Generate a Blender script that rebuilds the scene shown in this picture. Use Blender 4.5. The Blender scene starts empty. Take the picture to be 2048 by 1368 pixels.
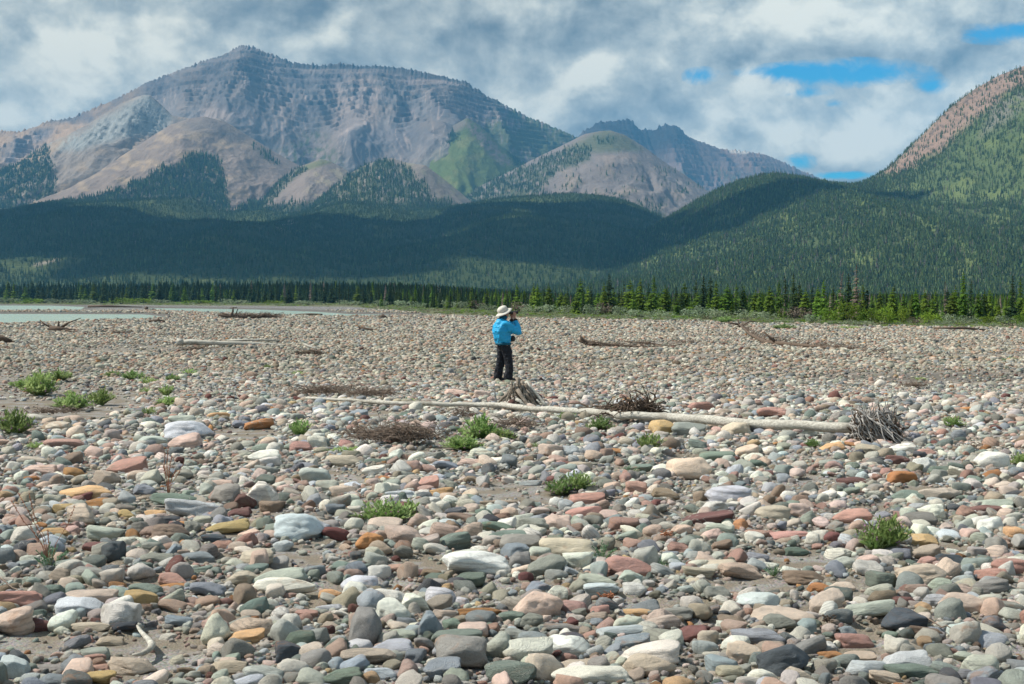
import bpy, bmesh, math, random
import numpy as np
from mathutils import Vector, Matrix, Euler
R = math.radians
random.seed(11); rng = np.random.default_rng(5)
scene = bpy.context.scene
col = scene.collection

# ------------------------------------------------------------------ camera
F = 2844.0; HZ = 598.0; CAMZ = 1.9          # focal length in photo pixels, horizon row, eye height
cd = bpy.data.cameras.new('camera'); cam = bpy.data.objects.new('camera', cd); col.objects.link(cam)
cd.sensor_width = 36; cd.lens = F / 2048 * 36; cd.shift_y = -(684 - HZ) / 2048
cd.clip_start = 0.1; cd.clip_end = 30000
cam.location = (0, 0, CAMZ); cam.rotation_euler = (R(90), 0, 0)
scene.camera = cam

# ------------------------------------------------------------------ light
SUN = Vector((-0.68, 0.06, 0.78)).normalized()
SUN_STRENGTH = 5.0
sd = bpy.data.lights.new('sun', 'SUN'); sun = bpy.data.objects.new('sun', sd); col.objects.link(sun)
sd.energy = SUN_STRENGTH; sd.angle = R(0.53); sd.color = (1.0, 0.955, 0.87)
sun.rotation_euler = SUN.to_track_quat('Z', 'Y').to_euler()
scene.view_settings.view_transform = 'Standard'; scene.view_settings.look = 'None'
scene.view_settings.exposure = 0.38; scene.view_settings.gamma = 1.0
scene.view_settings.use_curve_mapping = False
scene.cycles.max_bounces = 5; scene.cycles.diffuse_bounces = 2; scene.cycles.glossy_bounces = 2
scene.cycles.volume_bounces = 0; scene.cycles.transparent_max_bounces = 8
scene.cycles.use_denoising = True


class NB:
    """small node builder"""
    def __init__(s, tree): s.t = tree; s.N = tree.nodes; s.L = tree.links
    def node(s, typ, props=None, **inp):
        n = s.N.new(typ)
        for k, v in (props or {}).items(): setattr(n, k, v)
        for k, v in inp.items():
            k2 = k.replace('_', ' ') if k not in n.inputs else k
            sock = n.inputs[int(k[1:])] if (k[0] == 'i' and k[1:].isdigit()) else n.inputs[k2]
            if isinstance(v, bpy.types.NodeSocket): s.L.new(v, sock)
            else: sock.default_value = v
        return n
    def m(s, op, a, b=0.0, c=0.0, clamp=False):
        n = s.N.new('ShaderNodeMath'); n.operation = op; n.use_clamp = clamp
        for i, v in enumerate((a, b, c)):
            if isinstance(v, bpy.types.NodeSocket): s.L.new(v, n.inputs[i])
            else: n.inputs[i].default_value = v
        return n.outputs[0]
    def vm(s, op, a, b=(0, 0, 0)):
        n = s.N.new('ShaderNodeVectorMath'); n.operation = op
        for i, v in enumerate((a, b)):
            if isinstance(v, bpy.types.NodeSocket): s.L.new(v, n.inputs[i])
            else: n.inputs[i].default_value = v
        return n.outputs[0]
    def noise(s, vec, scale, detail=4.0, rough=0.5, dist=0.0):
        n = s.node('ShaderNodeTexNoise', None, Vector=vec, Scale=scale, Detail=detail, Roughness=rough, Distortion=dist)
        return n.outputs['Fac']
    def ss(s, v, a, b):      # smoothstep
        n = s.N.new('ShaderNodeMapRange'); n.interpolation_type = 'SMOOTHSTEP'
        s.L.new(v, n.inputs[0]); n.inputs[1].default_value = a; n.inputs[2].default_value = b
        return n.outputs[0]
    def mix(s, f, a, b, mode='MIX'):
        n = s.N.new('ShaderNodeMix'); n.data_type = 'RGBA'; n.blend_type = mode
        for i, v in ((0, f), (6, a), (7, b)):
            if isinstance(v, bpy.types.NodeSocket): s.L.new(v, n.inputs[i])
            else: n.inputs[i].default_value = v if i == 0 else (tuple(v) + (1,))[:4]
        return n.outputs[2]
    def hsv(s, c, h=0.5, sat=1.0, v=1.0):
        n = s.N.new('ShaderNodeHueSaturation'); s.L.new(c, n.inputs['Color'])
        for k, x in (('Hue', h), ('Saturation', sat), ('Value', v)):
            if isinstance(x, bpy.types.NodeSocket): s.L.new(x, n.inputs[k])
            else: n.inputs[k].default_value = x
        return n.outputs[0]


def build_world():
    w = bpy.data.worlds.new('World'); scene.world = w; w.use_nodes = True
    b = NB(w.node_tree); b.N.clear()
    sky = b.node('ShaderNodeTexSky'); sky.sky_type = 'NISHITA'; sky.sun_disc = False
    sky.sun_elevation = math.asin(SUN.z); sky.sun_rotation = math.atan2(SUN.x, SUN.y) % (2 * math.pi)
    sky.air_density = 1.0; sky.dust_density = 0.2; sky.ozone_density = 3.0
    tc = b.node('ShaderNodeTexCoord').outputs['Generated']
    sep = b.node('ShaderNodeSeparateXYZ', None, Vector=tc).outputs
    az = b.m('ARCTAN2', sep[0], sep[1]); el = b.m('ARCSINE', sep[2])
    P = b.vm('MULTIPLY', tc, (1.0, 1.0, 1.35))
    big = b.noise(P, 3.2, 3, 0.5)
    n1 = b.noise(P, 10.0, 11, 0.60, 0.35)
    P2 = b.vm('ADD', P, (-0.012, 0.0, 0.03))
    n2 = b.noise(P2, 10.0, 6, 0.55, 0.35)
    fine = b.noise(P, 40.0, 9, 0.66, 0.5)
    wv = b.node('ShaderNodeTexNoise', None, Vector=P, Scale=7.0, Detail=6.0, Roughness=0.6).outputs['Color']
    warp = b.vm('MULTIPLY', b.vm('SUBTRACT', wv, (0.5, 0.5, 0.5)), (0.16, 0.16, 0.16))
    def puff(off):
        Q = b.vm('ADD', b.vm('ADD', P, warp), off)
        a = b.node('ShaderNodeTexVoronoi', {'feature': 'SMOOTH_F1'}, Vector=Q, Scale=11.0, Smoothness=0.6).outputs['Distance']
        c = b.node('ShaderNodeTexVoronoi', {'feature': 'F1'}, Vector=Q, Scale=27.0).outputs['Distance']
        return b.m('SUBTRACT', 1.0, b.m('ADD', b.m('MULTIPLY', a, 0.65), b.m('MULTIPLY', c, 0.35)))
    pf = puff((0, 0, 0)); pf2 = puff((-0.012, 0.0, 0.022))
    rel = b.m('ADD', b.m('MULTIPLY', b.m('SUBTRACT', n1, n2), 0.8), b.m('MULTIPLY', b.m('SUBTRACT', pf, pf2), 0.60))
    def blob(px, py, sx, sy):
        ca = math.atan((px - 1024) / F); ce = math.atan((HZ - py) / F)
        da = b.m('MULTIPLY', b.m('SUBTRACT', az, ca), F / sx)
        de = b.m('MULTIPLY', b.m('SUBTRACT', el, ce), F / sy)
        q = b.m('ADD', b.m('MULTIPLY', da, da), b.m('MULTIPLY', de, de))
        return b.m('POWER', 2.718, b.m('MULTIPLY', q, -1.0))
    def total(lst):
        acc = None
        for (px, py, sx, sy, a) in lst:
            v = b.m('MULTIPLY', blob(px, py, sx, sy), a)
            acc = v if acc is None else b.m('ADD', acc, v)
        return acc
    gaps = total([(1690, 158, 135, 24, 1.0), (1560, 150, 70, 12, .7), (2020, 92, 85, 20, 1.1), (1868, 192, 30, 16, .8), (1400, 156, 34, 17, .75),
                  (1600, 330, 30, 18, .8), (1690, 357, 70, 7, .9), (1600, 196, 60, 10, .55), (1675, 217, 28, 9, .5)])
    # big soft light and dark masses of the cloud deck
    tone = total([(1620, 262, 110, 62, .34), (1700, 300, 120, 50, .26), (1430, 275, 170, 50, .22), (1960, 150, 150, 40, .26), (1440, 90, 90, 50, .16),
                  (1650, 60, 240, 40, .12), (40, 110, 110, 80, .20), (330, 75, 170, 45, .16), (18, 250, 55, 20, .55), (230, 120, 120, 30, .1), (700, 90, 120, 40, .10), (1060, 215, 120, 40, .13),
                  (1230, 130, 120, 40, .05), (1900, 280, 200, 60, .1),
                  (160, 205, 170, 34, -.26), (560, 20, 260, 34, -.10), (1040, 75, 190, 50, -.14), (1150, 20, 250, 30, -.12), (1690, 122, 260, 12, -.10), (1870, 22, 200, 18, -.05), (200, 20, 120, 25, -.10)])
    g = b.m('SUBTRACT', b.m('MULTIPLY', gaps, 1.25), b.m('MULTIPLY', b.m('SUBTRACT', n1, 0.45), 2.6))
    g = b.m('SUBTRACT', g, b.m('MULTIPLY', b.m('SUBTRACT', fine, 0.5), 2.2))
    g = b.m('SUBTRACT', g, b.m('MULTIPLY', b.m('SUBTRACT', pf, 0.55), 1.2))
    g = b.m('SUBTRACT', g, b.m('MULTIPLY', b.ss(gaps, 0.25, 0.02), 1.5))
    gapm = b.ss(g, 0.05, 1.15)
    # off the frame the deck is broken in the same way, by noise alone
    high = b.ss(sep[2], 0.25, 0.5)
    op = b.m('MULTIPLY', high, b.ss(big, 0.44, 0.58))
    gapm = b.m('MAXIMUM', gapm, op)
    br = b.m('ADD', 0.60, b.m('MULTIPLY', b.m('SUBTRACT', n1, 0.5), 0.48))
    br = b.m('ADD', br, b.m('MULTIPLY', b.m('SUBTRACT', big, 0.5), 0.35))
    br = b.m('ADD', br, b.m('MULTIPLY', b.m('SUBTRACT', pf, 0.58), 0.34))
    br = b.m('ADD', br, b.m('MULTIPLY', rel, 1.7))
    br = b.m('ADD', br, b.m('MULTIPLY', b.m('SUBTRACT', fine, 0.5), 0.55))
    br = b.m('ADD', br, b.m('MULTIPLY', tone, 0.85))
    ramp = b.node('ShaderNodeValToRGB', None, Fac=br)
    cr = ramp.color_ramp; cr.interpolation = 'B_SPLINE'
    pts = [(0.0, (0.13, 0.175, 0.21)), (0.22, (0.22, 0.262, 0.28)), (0.42, (0.335, 0.375, 0.375)), (0.62, (0.465, 0.50, 0.475)), (0.82, (0.66, 0.67, 0.595)), (1.0, (0.86, 0.84, 0.72))]
    cr.elements[0].position, cr.elements[0].color = pts[0][0], pts[0][1] + (1,)
    cr.elements[1].position, cr.elements[1].color = pts[-1][0], pts[-1][1] + (1,)
    for p, c in pts[1:-1]:
        e = cr.elements.new(p); e.color = c + (1,)
    blue = b.mix(1.0, sky.outputs[0], (0.13, 0.82, 1.10), 'MULTIPLY')
    bg1 = b.node('ShaderNodeBackground', None, Color=blue, Strength=0.10)
    bg2 = b.node('ShaderNodeBackground', None, Color=ramp.outputs[0], Strength=1.0)
    mx = b.node('ShaderNodeMixShader', None, i0=gapm, i1=bg2.outputs[0], i2=bg1.outputs[0])
    out = b.node('ShaderNodeOutputWorld'); b.L.new(mx.outputs[0], out.inputs['Surface'])
    try: w.cycles.sampling_method = 'MANUAL'; w.cycles.sample_map_resolution = 512
    except Exception: pass
build_world()

# ------------------------------------------------------------------ helpers
def tag(o, label=None, cat=None, group=None, kind=None):
    if label: o['label'] = label
    if cat: o['category'] = cat
    if group: o['group'] = group
    if kind: o['kind'] = kind
    return o

def empty(name, loc, rz=0.0):
    o = bpy.data.objects.new(name, None); col.objects.link(o); o.location = loc; o.rotation_euler = (0, 0, rz)
    o.empty_display_size = 0.1
    return o

def link(name, me, parent=None, loc=None):
    o = bpy.data.objects.new(name, me); col.objects.link(o)
    if parent: o.parent = parent
    if loc is not None: o.location = loc
    return o

def mesh(name, V, Fc, mats=(), smooth=True, cols=None, idx=None):
    me = bpy.data.meshes.new(name)
    V = np.asarray(V, dtype=np.float32)
    if isinstance(Fc, np.ndarray):
        k = Fc.shape[1]; n = len(Fc)
        me.vertices.add(len(V)); me.vertices.foreach_set('co', V.ravel())
        me.loops.add(n * k); me.loops.foreach_set('vertex_index', Fc.astype(np.int32).ravel())
        me.polygons.add(n); me.polygons.foreach_set('loop_start', np.arange(0, n * k, k, dtype=np.int32))
        me.polygons.foreach_set('loop_total', np.full(n, k, dtype=np.int32))
        me.update(calc_edges=True)
    else:
        me.from_pydata(V.tolist(), [], Fc)
    if smooth and len(me.polygons): me.polygons.foreach_set('use_smooth', np.ones(len(me.polygons), dtype=bool))
    for m in mats: me.materials.append(m)
    if idx is not None: me.polygons.foreach_set('material_index', np.asarray(idx, dtype=np.int32))
    if cols is not None:
        a = me.attributes.new('col', 'FLOAT_COLOR', 'POINT')
        c = np.ones((len(V), 4), dtype=np.float32); c[:, :cols.shape[1]] = cols
        a.data.foreach_set('color', c.ravel())
    me.update()
    return me

def px2w(x, y, z=0.0):
    Y = F * (CAMZ - z) / (y - HZ)
    return Vector(((x - 1024) / F * Y, Y, z))

def newmat(name, rough=0.8, spec=0.3):
    m = bpy.data.materials.new(name); m.use_nodes = True
    b = NB(m.node_tree); bs = b.N['Principled BSDF']
    bs.inputs['Roughness'].default_value = rough; bs.inputs['Specular IOR Level'].default_value = spec
    return m, b, bs

class MB:
    """collects tubes, quads and blades into one mesh"""
    def __init__(s): s.V = []; s.F = []; s.I = []
    def tube(s, pts, r0, r1, sides=5, mi=0, jit=0.0, closed=True):
        pts = [Vector(p) for p in pts]; n = len(pts); base = len(s.V)
        up = Vector((0.13, 0.31, 0.94))
        for i, p in enumerate(pts):
            d = (pts[min(i + 1, n - 1)] - pts[max(i - 1, 0)]).normalized()
            a = d.cross(up)
            if a.length < 0.05: a = d.cross(Vector((1, 0, 0)))
            a.normalize(); c = d.cross(a)
            t = i / max(1, n - 1); r = r0[i] if isinstance(r0, (list, tuple)) else r0 + (r1 - r0) * t
            for k in range(sides):
                w = 2 * math.pi * k / sides; rr = r * (1 + random.uniform(-jit, jit))
                s.V.append(p + (a * math.cos(w) + c * math.sin(w)) * rr)
        for i in range(n - 1):
            for k in range(sides):
                k2 = (k + 1) % sides
                s.F.append((base + i * sides + k, base + i * sides + k2, base + (i + 1) * sides + k2, base + (i + 1) * sides + k)); s.I.append(mi)
        if closed:
            s.F.append(tuple(base + k for k in range(sides))[::-1]); s.I.append(mi)
            s.F.append(tuple(base + (n - 1) * sides + k for k in range(sides))); s.I.append(mi)
    def poly(s, pts, mi=0):
        b0 = len(s.V); s.V += [Vector(p) for p in pts]; s.F.append(tuple(range(b0, b0 + len(pts)))); s.I.append(mi)
    def build(s, name, mats, smooth=True):
        return mesh(name, [tuple(v) for v in s.V], s.F, mats, smooth, idx=s.I)

# --- numpy gradient noise
_P = np.random.default_rng(77).permutation(4096)
_G = np.random.default_rng(78).uniform(0, 2 * np.pi, 4096)
def pn(x, y, seed=0):
    x = np.asarray(x, dtype=np.float64); y = np.asarray(y, dtype=np.float64)
    xi = np.floor(x).astype(np.int64); yi = np.floor(y).astype(np.int64); xf = x - xi; yf = y - yi
    u = xf * xf * xf * (xf * (xf * 6 - 15) + 10); v = yf * yf * yf * (yf * (yf * 6 - 15) + 10)
    def g(ix, iy, dx, dy):
        h = _G[_P[(ix + seed * 131 + _P[(iy + seed * 57) & 4095]) & 4095]]
        return np.cos(h) * dx + np.sin(h) * dy
    a = g(xi, yi, xf, yf); b_ = g(xi + 1, yi, xf - 1, yf); c = g(xi, yi + 1, xf, yf - 1); d = g(xi + 1, yi + 1, xf - 1, yf - 1)
    return ((a + (b_ - a) * u) * (1 - v) + (c + (d - c) * u) * v) * 1.5
def fbm(x, y, o=5, seed=0, rough=0.5):
    s = 0; a = 1.0; t = 0
    for i in range(o):
        s = s + a * pn(x, y, seed + i); t += a; x = x * 2.03; y = y * 2.03; a *= rough
    return s / t
def ridged(x, y, o=5, seed=0, rough=0.5):
    s = 0; a = 1.0; t = 0
    for i in range(o):
        s = s + a * (1 - np.abs(pn(x, y, seed + i)) * 2); t += a; x = x * 2.07; y = y * 2.07; a *= rough
    return s / t
def sst(x, a, b):
    t = np.clip((x - a) / (b - a), 0, 1); return t * t * (3 - 2 * t)
def in_poly(x, y, poly):
    p = np.array(poly, float); ins = np.zeros(np.shape(x), bool); d = np.full(np.shape(x), 1e9)
    for i in range(len(p)):
        x1, y1 = p[i]; x2, y2 = p[(i + 1) % len(p)]
        with np.errstate(divide='ignore', invalid='ignore'):
            c = ((y1 > y) != (y2 > y)) & (x < (x2 - x1) * (y - y1) / (y2 - y1 + 1e-12) + x1)
        ins ^= c
        t = np.clip(((x - x1) * (x2 - x1) + (y - y1) * (y2 - y1)) / ((x2 - x1) ** 2 + (y2 - y1) ** 2 + 1e-9), 0, 1)
        d = np.minimum(d, np.hypot(x - x1 - t * (x2 - x1), y - y1 - t * (y2 - y1)))
    return np.where(ins, d, -d)      # signed distance, positive inside
def pmask(x, y, poly, soft):         # soft-edged polygon membership
    return sst(in_poly(x, y, poly), -soft, soft)

def ip(x, pts):
    p = np.array(pts, float); return np.interp(x, p[:, 0], p[:, 1])

# ------------------------------------------------------------------ air
hz = bpy.data.meshes.new('haze'); bmh = bmesh.new(); bmesh.ops.create_cube(bmh, size=1.0); bmh.to_mesh(hz); bmh.free()
haze = link('haze', hz); haze.scale = (18800, 18300, 1160); haze.location = (0, -250, 1160 / 2 - 2.5)
tag(haze, 'thin blue haze filling the air of the valley', 'haze', kind='stuff')
hm = bpy.data.materials.new('haze_air'); hm.use_nodes = True; hb = NB(hm.node_tree); hb.N.clear()
HAZE_DENSITY = 8.5e-5
pv = hb.node('ShaderNodeVolumePrincipled'); pv.inputs['Color'].default_value = (0.16, 0.56, 1.0, 1); pv.inputs['Density'].default_value = HAZE_DENSITY
pv.inputs['Anisotropy'].default_value = 0.0
ho = hb.node('ShaderNodeOutputMaterial'); hb.L.new(pv.outputs[0], ho.inputs['Volume'])
hz.materials.append(hm)
try: hm.cycles.homogeneous_volume = True
except Exception: pass

# ------------------------------------------------------------------ ground and river
WATER = [
    [(-400, 658), (-60, 655), (120, 650), (200, 645), (300, 642), (350, 635), (290, 628.5), (60, 627.5), (-60, 627.5), (-400, 628)],
    [(-400, 624), (20, 624), (80, 622), (165, 621), (175, 613.5), (100, 611), (-60, 610.5), (-400, 610)],
    [(285, 616), (400, 617), (520, 619), (640, 623.5), (700, 628), (800, 629.5), (860, 631), (875, 634.5), (750, 636), (640, 636.5), (540, 634), (430, 628), (330, 624)],
]
ZW = -0.25
def water_sd(x, Y):                  # signed distance in a photo-row metric, >0 in the water
    px = 1024 + x / Y * F; py = HZ + F * (CAMZ - ZW) / Y
    d = np.full(np.shape(x), -1e9)
    for w in WATER:
        w2 = [(a * 0.05, c) for a, c in w]
        d = np.maximum(d, in_poly(px * 0.05, py, w2))
    return d
SAND = [(80, 800, 230, 50), (20, 755, 60, 22), (290, 1310, 130, 52), (590, 1118, 75, 30), (1040, 985, 110, 24), (300, 1170, 60, 16), (520, 1018, 50, 15), (1600, 1120, 130, 22), (1500, 1172, 110, 22),
        (845, 1128, 80, 22), (1720, 1300, 60, 40), (480, 868, 80, 14), (890, 905, 90, 16), (60, 1280, 75, 40), (1840, 985, 60, 12), (1910, 755, 330, 17), (660, 1180, 60, 14), (1720, 1180, 80, 20),
        (700, 960, 40, 10), (1380, 915, 60, 12), (760, 830, 50, 8), (180, 1010, 30, 10), (1330, 945, 50, 9), (1560, 1010, 40, 8), (1260, 1150, 50, 10), (1730, 1260, 40, 14)]
def sand_mask(px, py):
    m = 0.9 * sst(fbm(px / 120.0, py / 34.0, 3, 35), .13, .22) * sst(py, 830, 880)
    wob = 0.35 * fbm(px / 45.0, py / 18.0, 3, 31)
    for (cx, cy, rx, ry) in SAND:
        m = np.maximum(m, sst(np.hypot((px - cx) / rx, (py - cy) / ry) + wob, 1.15, 0.8))
    return m
BANK = [(-400, 607), (0, 608), (700, 613), (870, 628), (1000, 634), (1250, 639), (1450, 643), (1700, 651), (2048, 656), (2500, 658)]   # row where gravel ends
TREEB = [(-400, 605), (0, 605.5), (700, 609), (870, 619), (1050, 626), (1200, 630), (1450, 635), (1600, 641), (1700, 646), (2048, 647), (2500, 648)]      # row of the first trees
def gz(x, Y):
    x = np.asarray(x, float); Y = np.asarray(Y, float)
    z = 0.05 * fbm(x * 0.25, Y * 0.25, 3, 3) * sst(Y, 4, 12) + 0.05 * fbm(x * 0.03, Y * 0.015, 2, 9)
    z = np.where(Y > 3, z, z * 0.3)
    Ys = np.maximum(Y, 3.0); px = 1024 + x / Ys * F; py = HZ + F * CAMZ / Ys
    z = z - 0.035 * np.where(Ys < 60, sand_mask(px, py), 0)
    w = water_sd(x, np.maximum(Y, 30.0))
    z = np.where(Y > 60, z - 0.55 * sst(w, -0.6, 1.2) * 1.0, z)
    return z
def gz1(x, Y): return float(gz(np.array([x]), np.array([Y]))[0])
def build_ground():
    rr = np.concatenate([[0.0, 1.5], np.geomspace(3, 9300, 560)])
    a1 = np.linspace(-0.52, 0.52, 330); a2 = np.linspace(0.56, 2 * math.pi - 0.56, 40)
    A = np.concatenate([a1, a2]); na = len(A); nr = len(rr)
    RR, AA = np.meshgrid(rr, A, indexing='ij')
    X = RR * np.sin(AA); Y = RR * np.cos(AA)
    Z = np.where(np.abs(AA) < 0.53, gz(X, Y), 0.0)
    Z = np.where((RR > 900), Z * 0, Z)
    V = np.stack([X, Y, Z], -1).reshape(-1, 3)
    i, j = np.meshgrid(np.arange(nr - 1), np.arange(na), indexing='ij')
    j2 = (j + 1) % na
    Fc = np.stack([i * na + j, (i + 1) * na + j, (i + 1) * na + j2, i * na + j2], -1).reshape(-1, 4)
    Ys = np.maximum(Y, 3.0); px = 1024 + X / Ys * F; py = HZ + F * CAMZ / Ys
    bank = ip(px, BANK); 
    veg = sst(bank - py, -1.2, 1.0) * (Y > 20)
    wet_and_shade = sst(water_sd(X, np.maximum(Y, 30.)), -2.2, 0.2) * (Y > 60)
    sand = np.where(Ys < 60, sand_mask(px, py), 0)
    wet_and_shade = np.maximum(wet_and_shade, 0.9 * sst(np.hypot((px - 1910) / 300, (py - 753) / 8) + .3 * fbm(px / 60, py / 6, 2, 12), 1.2, .7) * (Y > 20))  # adds the shaded edge of a low sandbank, painted as a dark strip
    c = np.zeros(X.shape + (3,))
    c[..., 0] = veg; c[..., 1] = wet_and_shade; c[..., 2] = sand
    m, b, bs = newmat('gravel_sand', 0.95, 0.1)
    geo = b.node('ShaderNodeNewGeometry').outputs['Position']
    at = b.node('ShaderNodeAttribute', {'attribute_name': 'col'}).outputs['Color']
    s = b.node('ShaderNodeSeparateColor', None, Color=at).outputs
    big = b.noise(geo, 0.9, 5, 0.6)
    sandc = b.mix(big, (0.105, 0.086, 0.063), (0.165, 0.136, 0.10))
    v1 = b.node('ShaderNodeTexVoronoi', None, Vector=geo, Scale=70.0)
    grit = b.hsv(v1.outputs['Color'], 0.5, 0.28, 0.42)
    v3 = b.node('ShaderNodeTexVoronoi', None, Vector=geo, Scale=160.0)
    g2 = b.mix(1.0, b.hsv(v3.outputs['Color'], 0.5, 0.2, 0.42), (1.0, 0.86, 0.68), 'MULTIPLY')
    near = b.mix(0.42, sandc, g2)
    near = b.mix(b.m('MULTIPLY', b.ss(b.noise(geo, 3.0, 4), 0.42, 0.6), 0.5), near, grit)
    # larger stones read as cells further off
    v2 = b.node('ShaderNodeTexVoronoi', None, Vector=geo, Scale=6.5)
    cobc = b.hsv(v2.outputs['Color'], 0.5, 0.25, 0.52)
    cob = b.mix(b.ss(v2.outputs['Distance'], 0.25, 0.6), cobc, (0.09, 0.08, 0.065))
    dist = b.node('ShaderNodeSeparateXYZ', None, Vector=geo).outputs[1]
    farf = b.m('MULTIPLY', b.ss(dist, 70, 130), b.m('SUBTRACT', 1.0, s[2]))
    c1 = b.mix(farf, near, cob)
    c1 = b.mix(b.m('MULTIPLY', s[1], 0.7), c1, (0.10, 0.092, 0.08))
    gn = b.noise(geo, 0.35, 6, 0.65)
    grass = b.mix(gn, (0.055, 0.075, 0.025), (0.20, 0.19, 0.12))
    c1 = b.mix(s[0], c1, grass)
    b.L.new(c1, bs.inputs['Base Color'])
    bump = b.node('ShaderNodeBump', None, Strength=0.8, Distance=0.012, Height=b.m('ADD', b.m('MULTIPLY', v1.outputs['Distance'], -0.6), b.noise(geo, 40, 4)))
    b.L.new(bump.outputs[0], bs.inputs['Normal'])
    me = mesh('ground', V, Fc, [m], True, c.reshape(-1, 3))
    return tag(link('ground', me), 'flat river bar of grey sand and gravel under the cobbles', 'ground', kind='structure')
build_ground()

def build_water():
    m, b, bs = newmat('glacial_water', 0.12, 0.5)
    geo = b.node('ShaderNodeNewGeometry').outputs['Position']
    v = b.vm('MULTIPLY', geo, (0.35, 0.12, 1))
    n = b.noise(v, 0.6, 4, 0.6)
    c = b.mix(n, (0.26, 0.35, 0.27), (0.36, 0.45, 0.34))
    b.L.new(c, bs.inputs['Base Color'])
    rp = b.noise(b.vm('MULTIPLY', geo, (0.8, 2.0, 1)), 1.6, 5, 0.65)
    bump = b.node('ShaderNodeBump', None, Strength=0.65, Distance=0.12, Height=rp)
    b.L.new(bump.outputs[0], bs.inputs['Normal'])
    bs.inputs['Roughness'].default_value = 0.22
    xs = np.linspace(-900, 60, 49); ys = np.linspace(92, 640, 45)
    X, Y = np.meshgrid(xs, ys, indexing='ij'); n1, n2 = X.shape
    V = np.stack([X, Y, np.full(X.shape, ZW)], -1).reshape(-1, 3)
    i, j = np.meshgrid(np.arange(n1 - 1), np.arange(n2 - 1), indexing='ij')
    Fc = np.stack([i * n2 + j, (i + 1) * n2 + j, (i + 1) * n2 + j + 1, i * n2 + j + 1], -1).reshape(-1, 4)
    return tag(link('river_water', mesh('river_water', V, Fc, [m])), 'milky green braided river channels at the left behind the gravel', 'river', kind='structure')
build_water()

# ------------------------------------------------------------------ mountains
def mountain_mat():
    m, b, bs = newmat('mountain_ground', 0.95, 0.08)
    at = b.node('ShaderNodeAttribute', {'attribute_name': 'col'}).outputs['Color']
    geo = b.node('ShaderNodeNewGeometry').outputs['Position']
    n = b.noise(geo, 0.012, 8, 0.65); f = b.noise(geo, 0.07, 6, 0.7)
    v = b.m('ADD', 0.62, b.m('ADD', b.m('MULTIPLY', n, 0.45), b.m('MULTIPLY', f, 0.32)))
    c = b.hsv(at, 0.5, 1.0, v)
    b.L.new(c, bs.inputs['Base Color'])
    bump = b.node('ShaderNodeBump', None, Strength=1.0, Distance=13.0, Height=b.m('ADD', b.noise(geo, 0.012, 9, 0.62, 0.6), b.m('MULTIPLY', b.noise(geo, 0.06, 6, 0.65), 0.4)))
    b.L.new(bump.outputs[0], bs.inputs['Normal'])
    return m
MMAT = mountain_mat()
HILLS = {}
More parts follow.
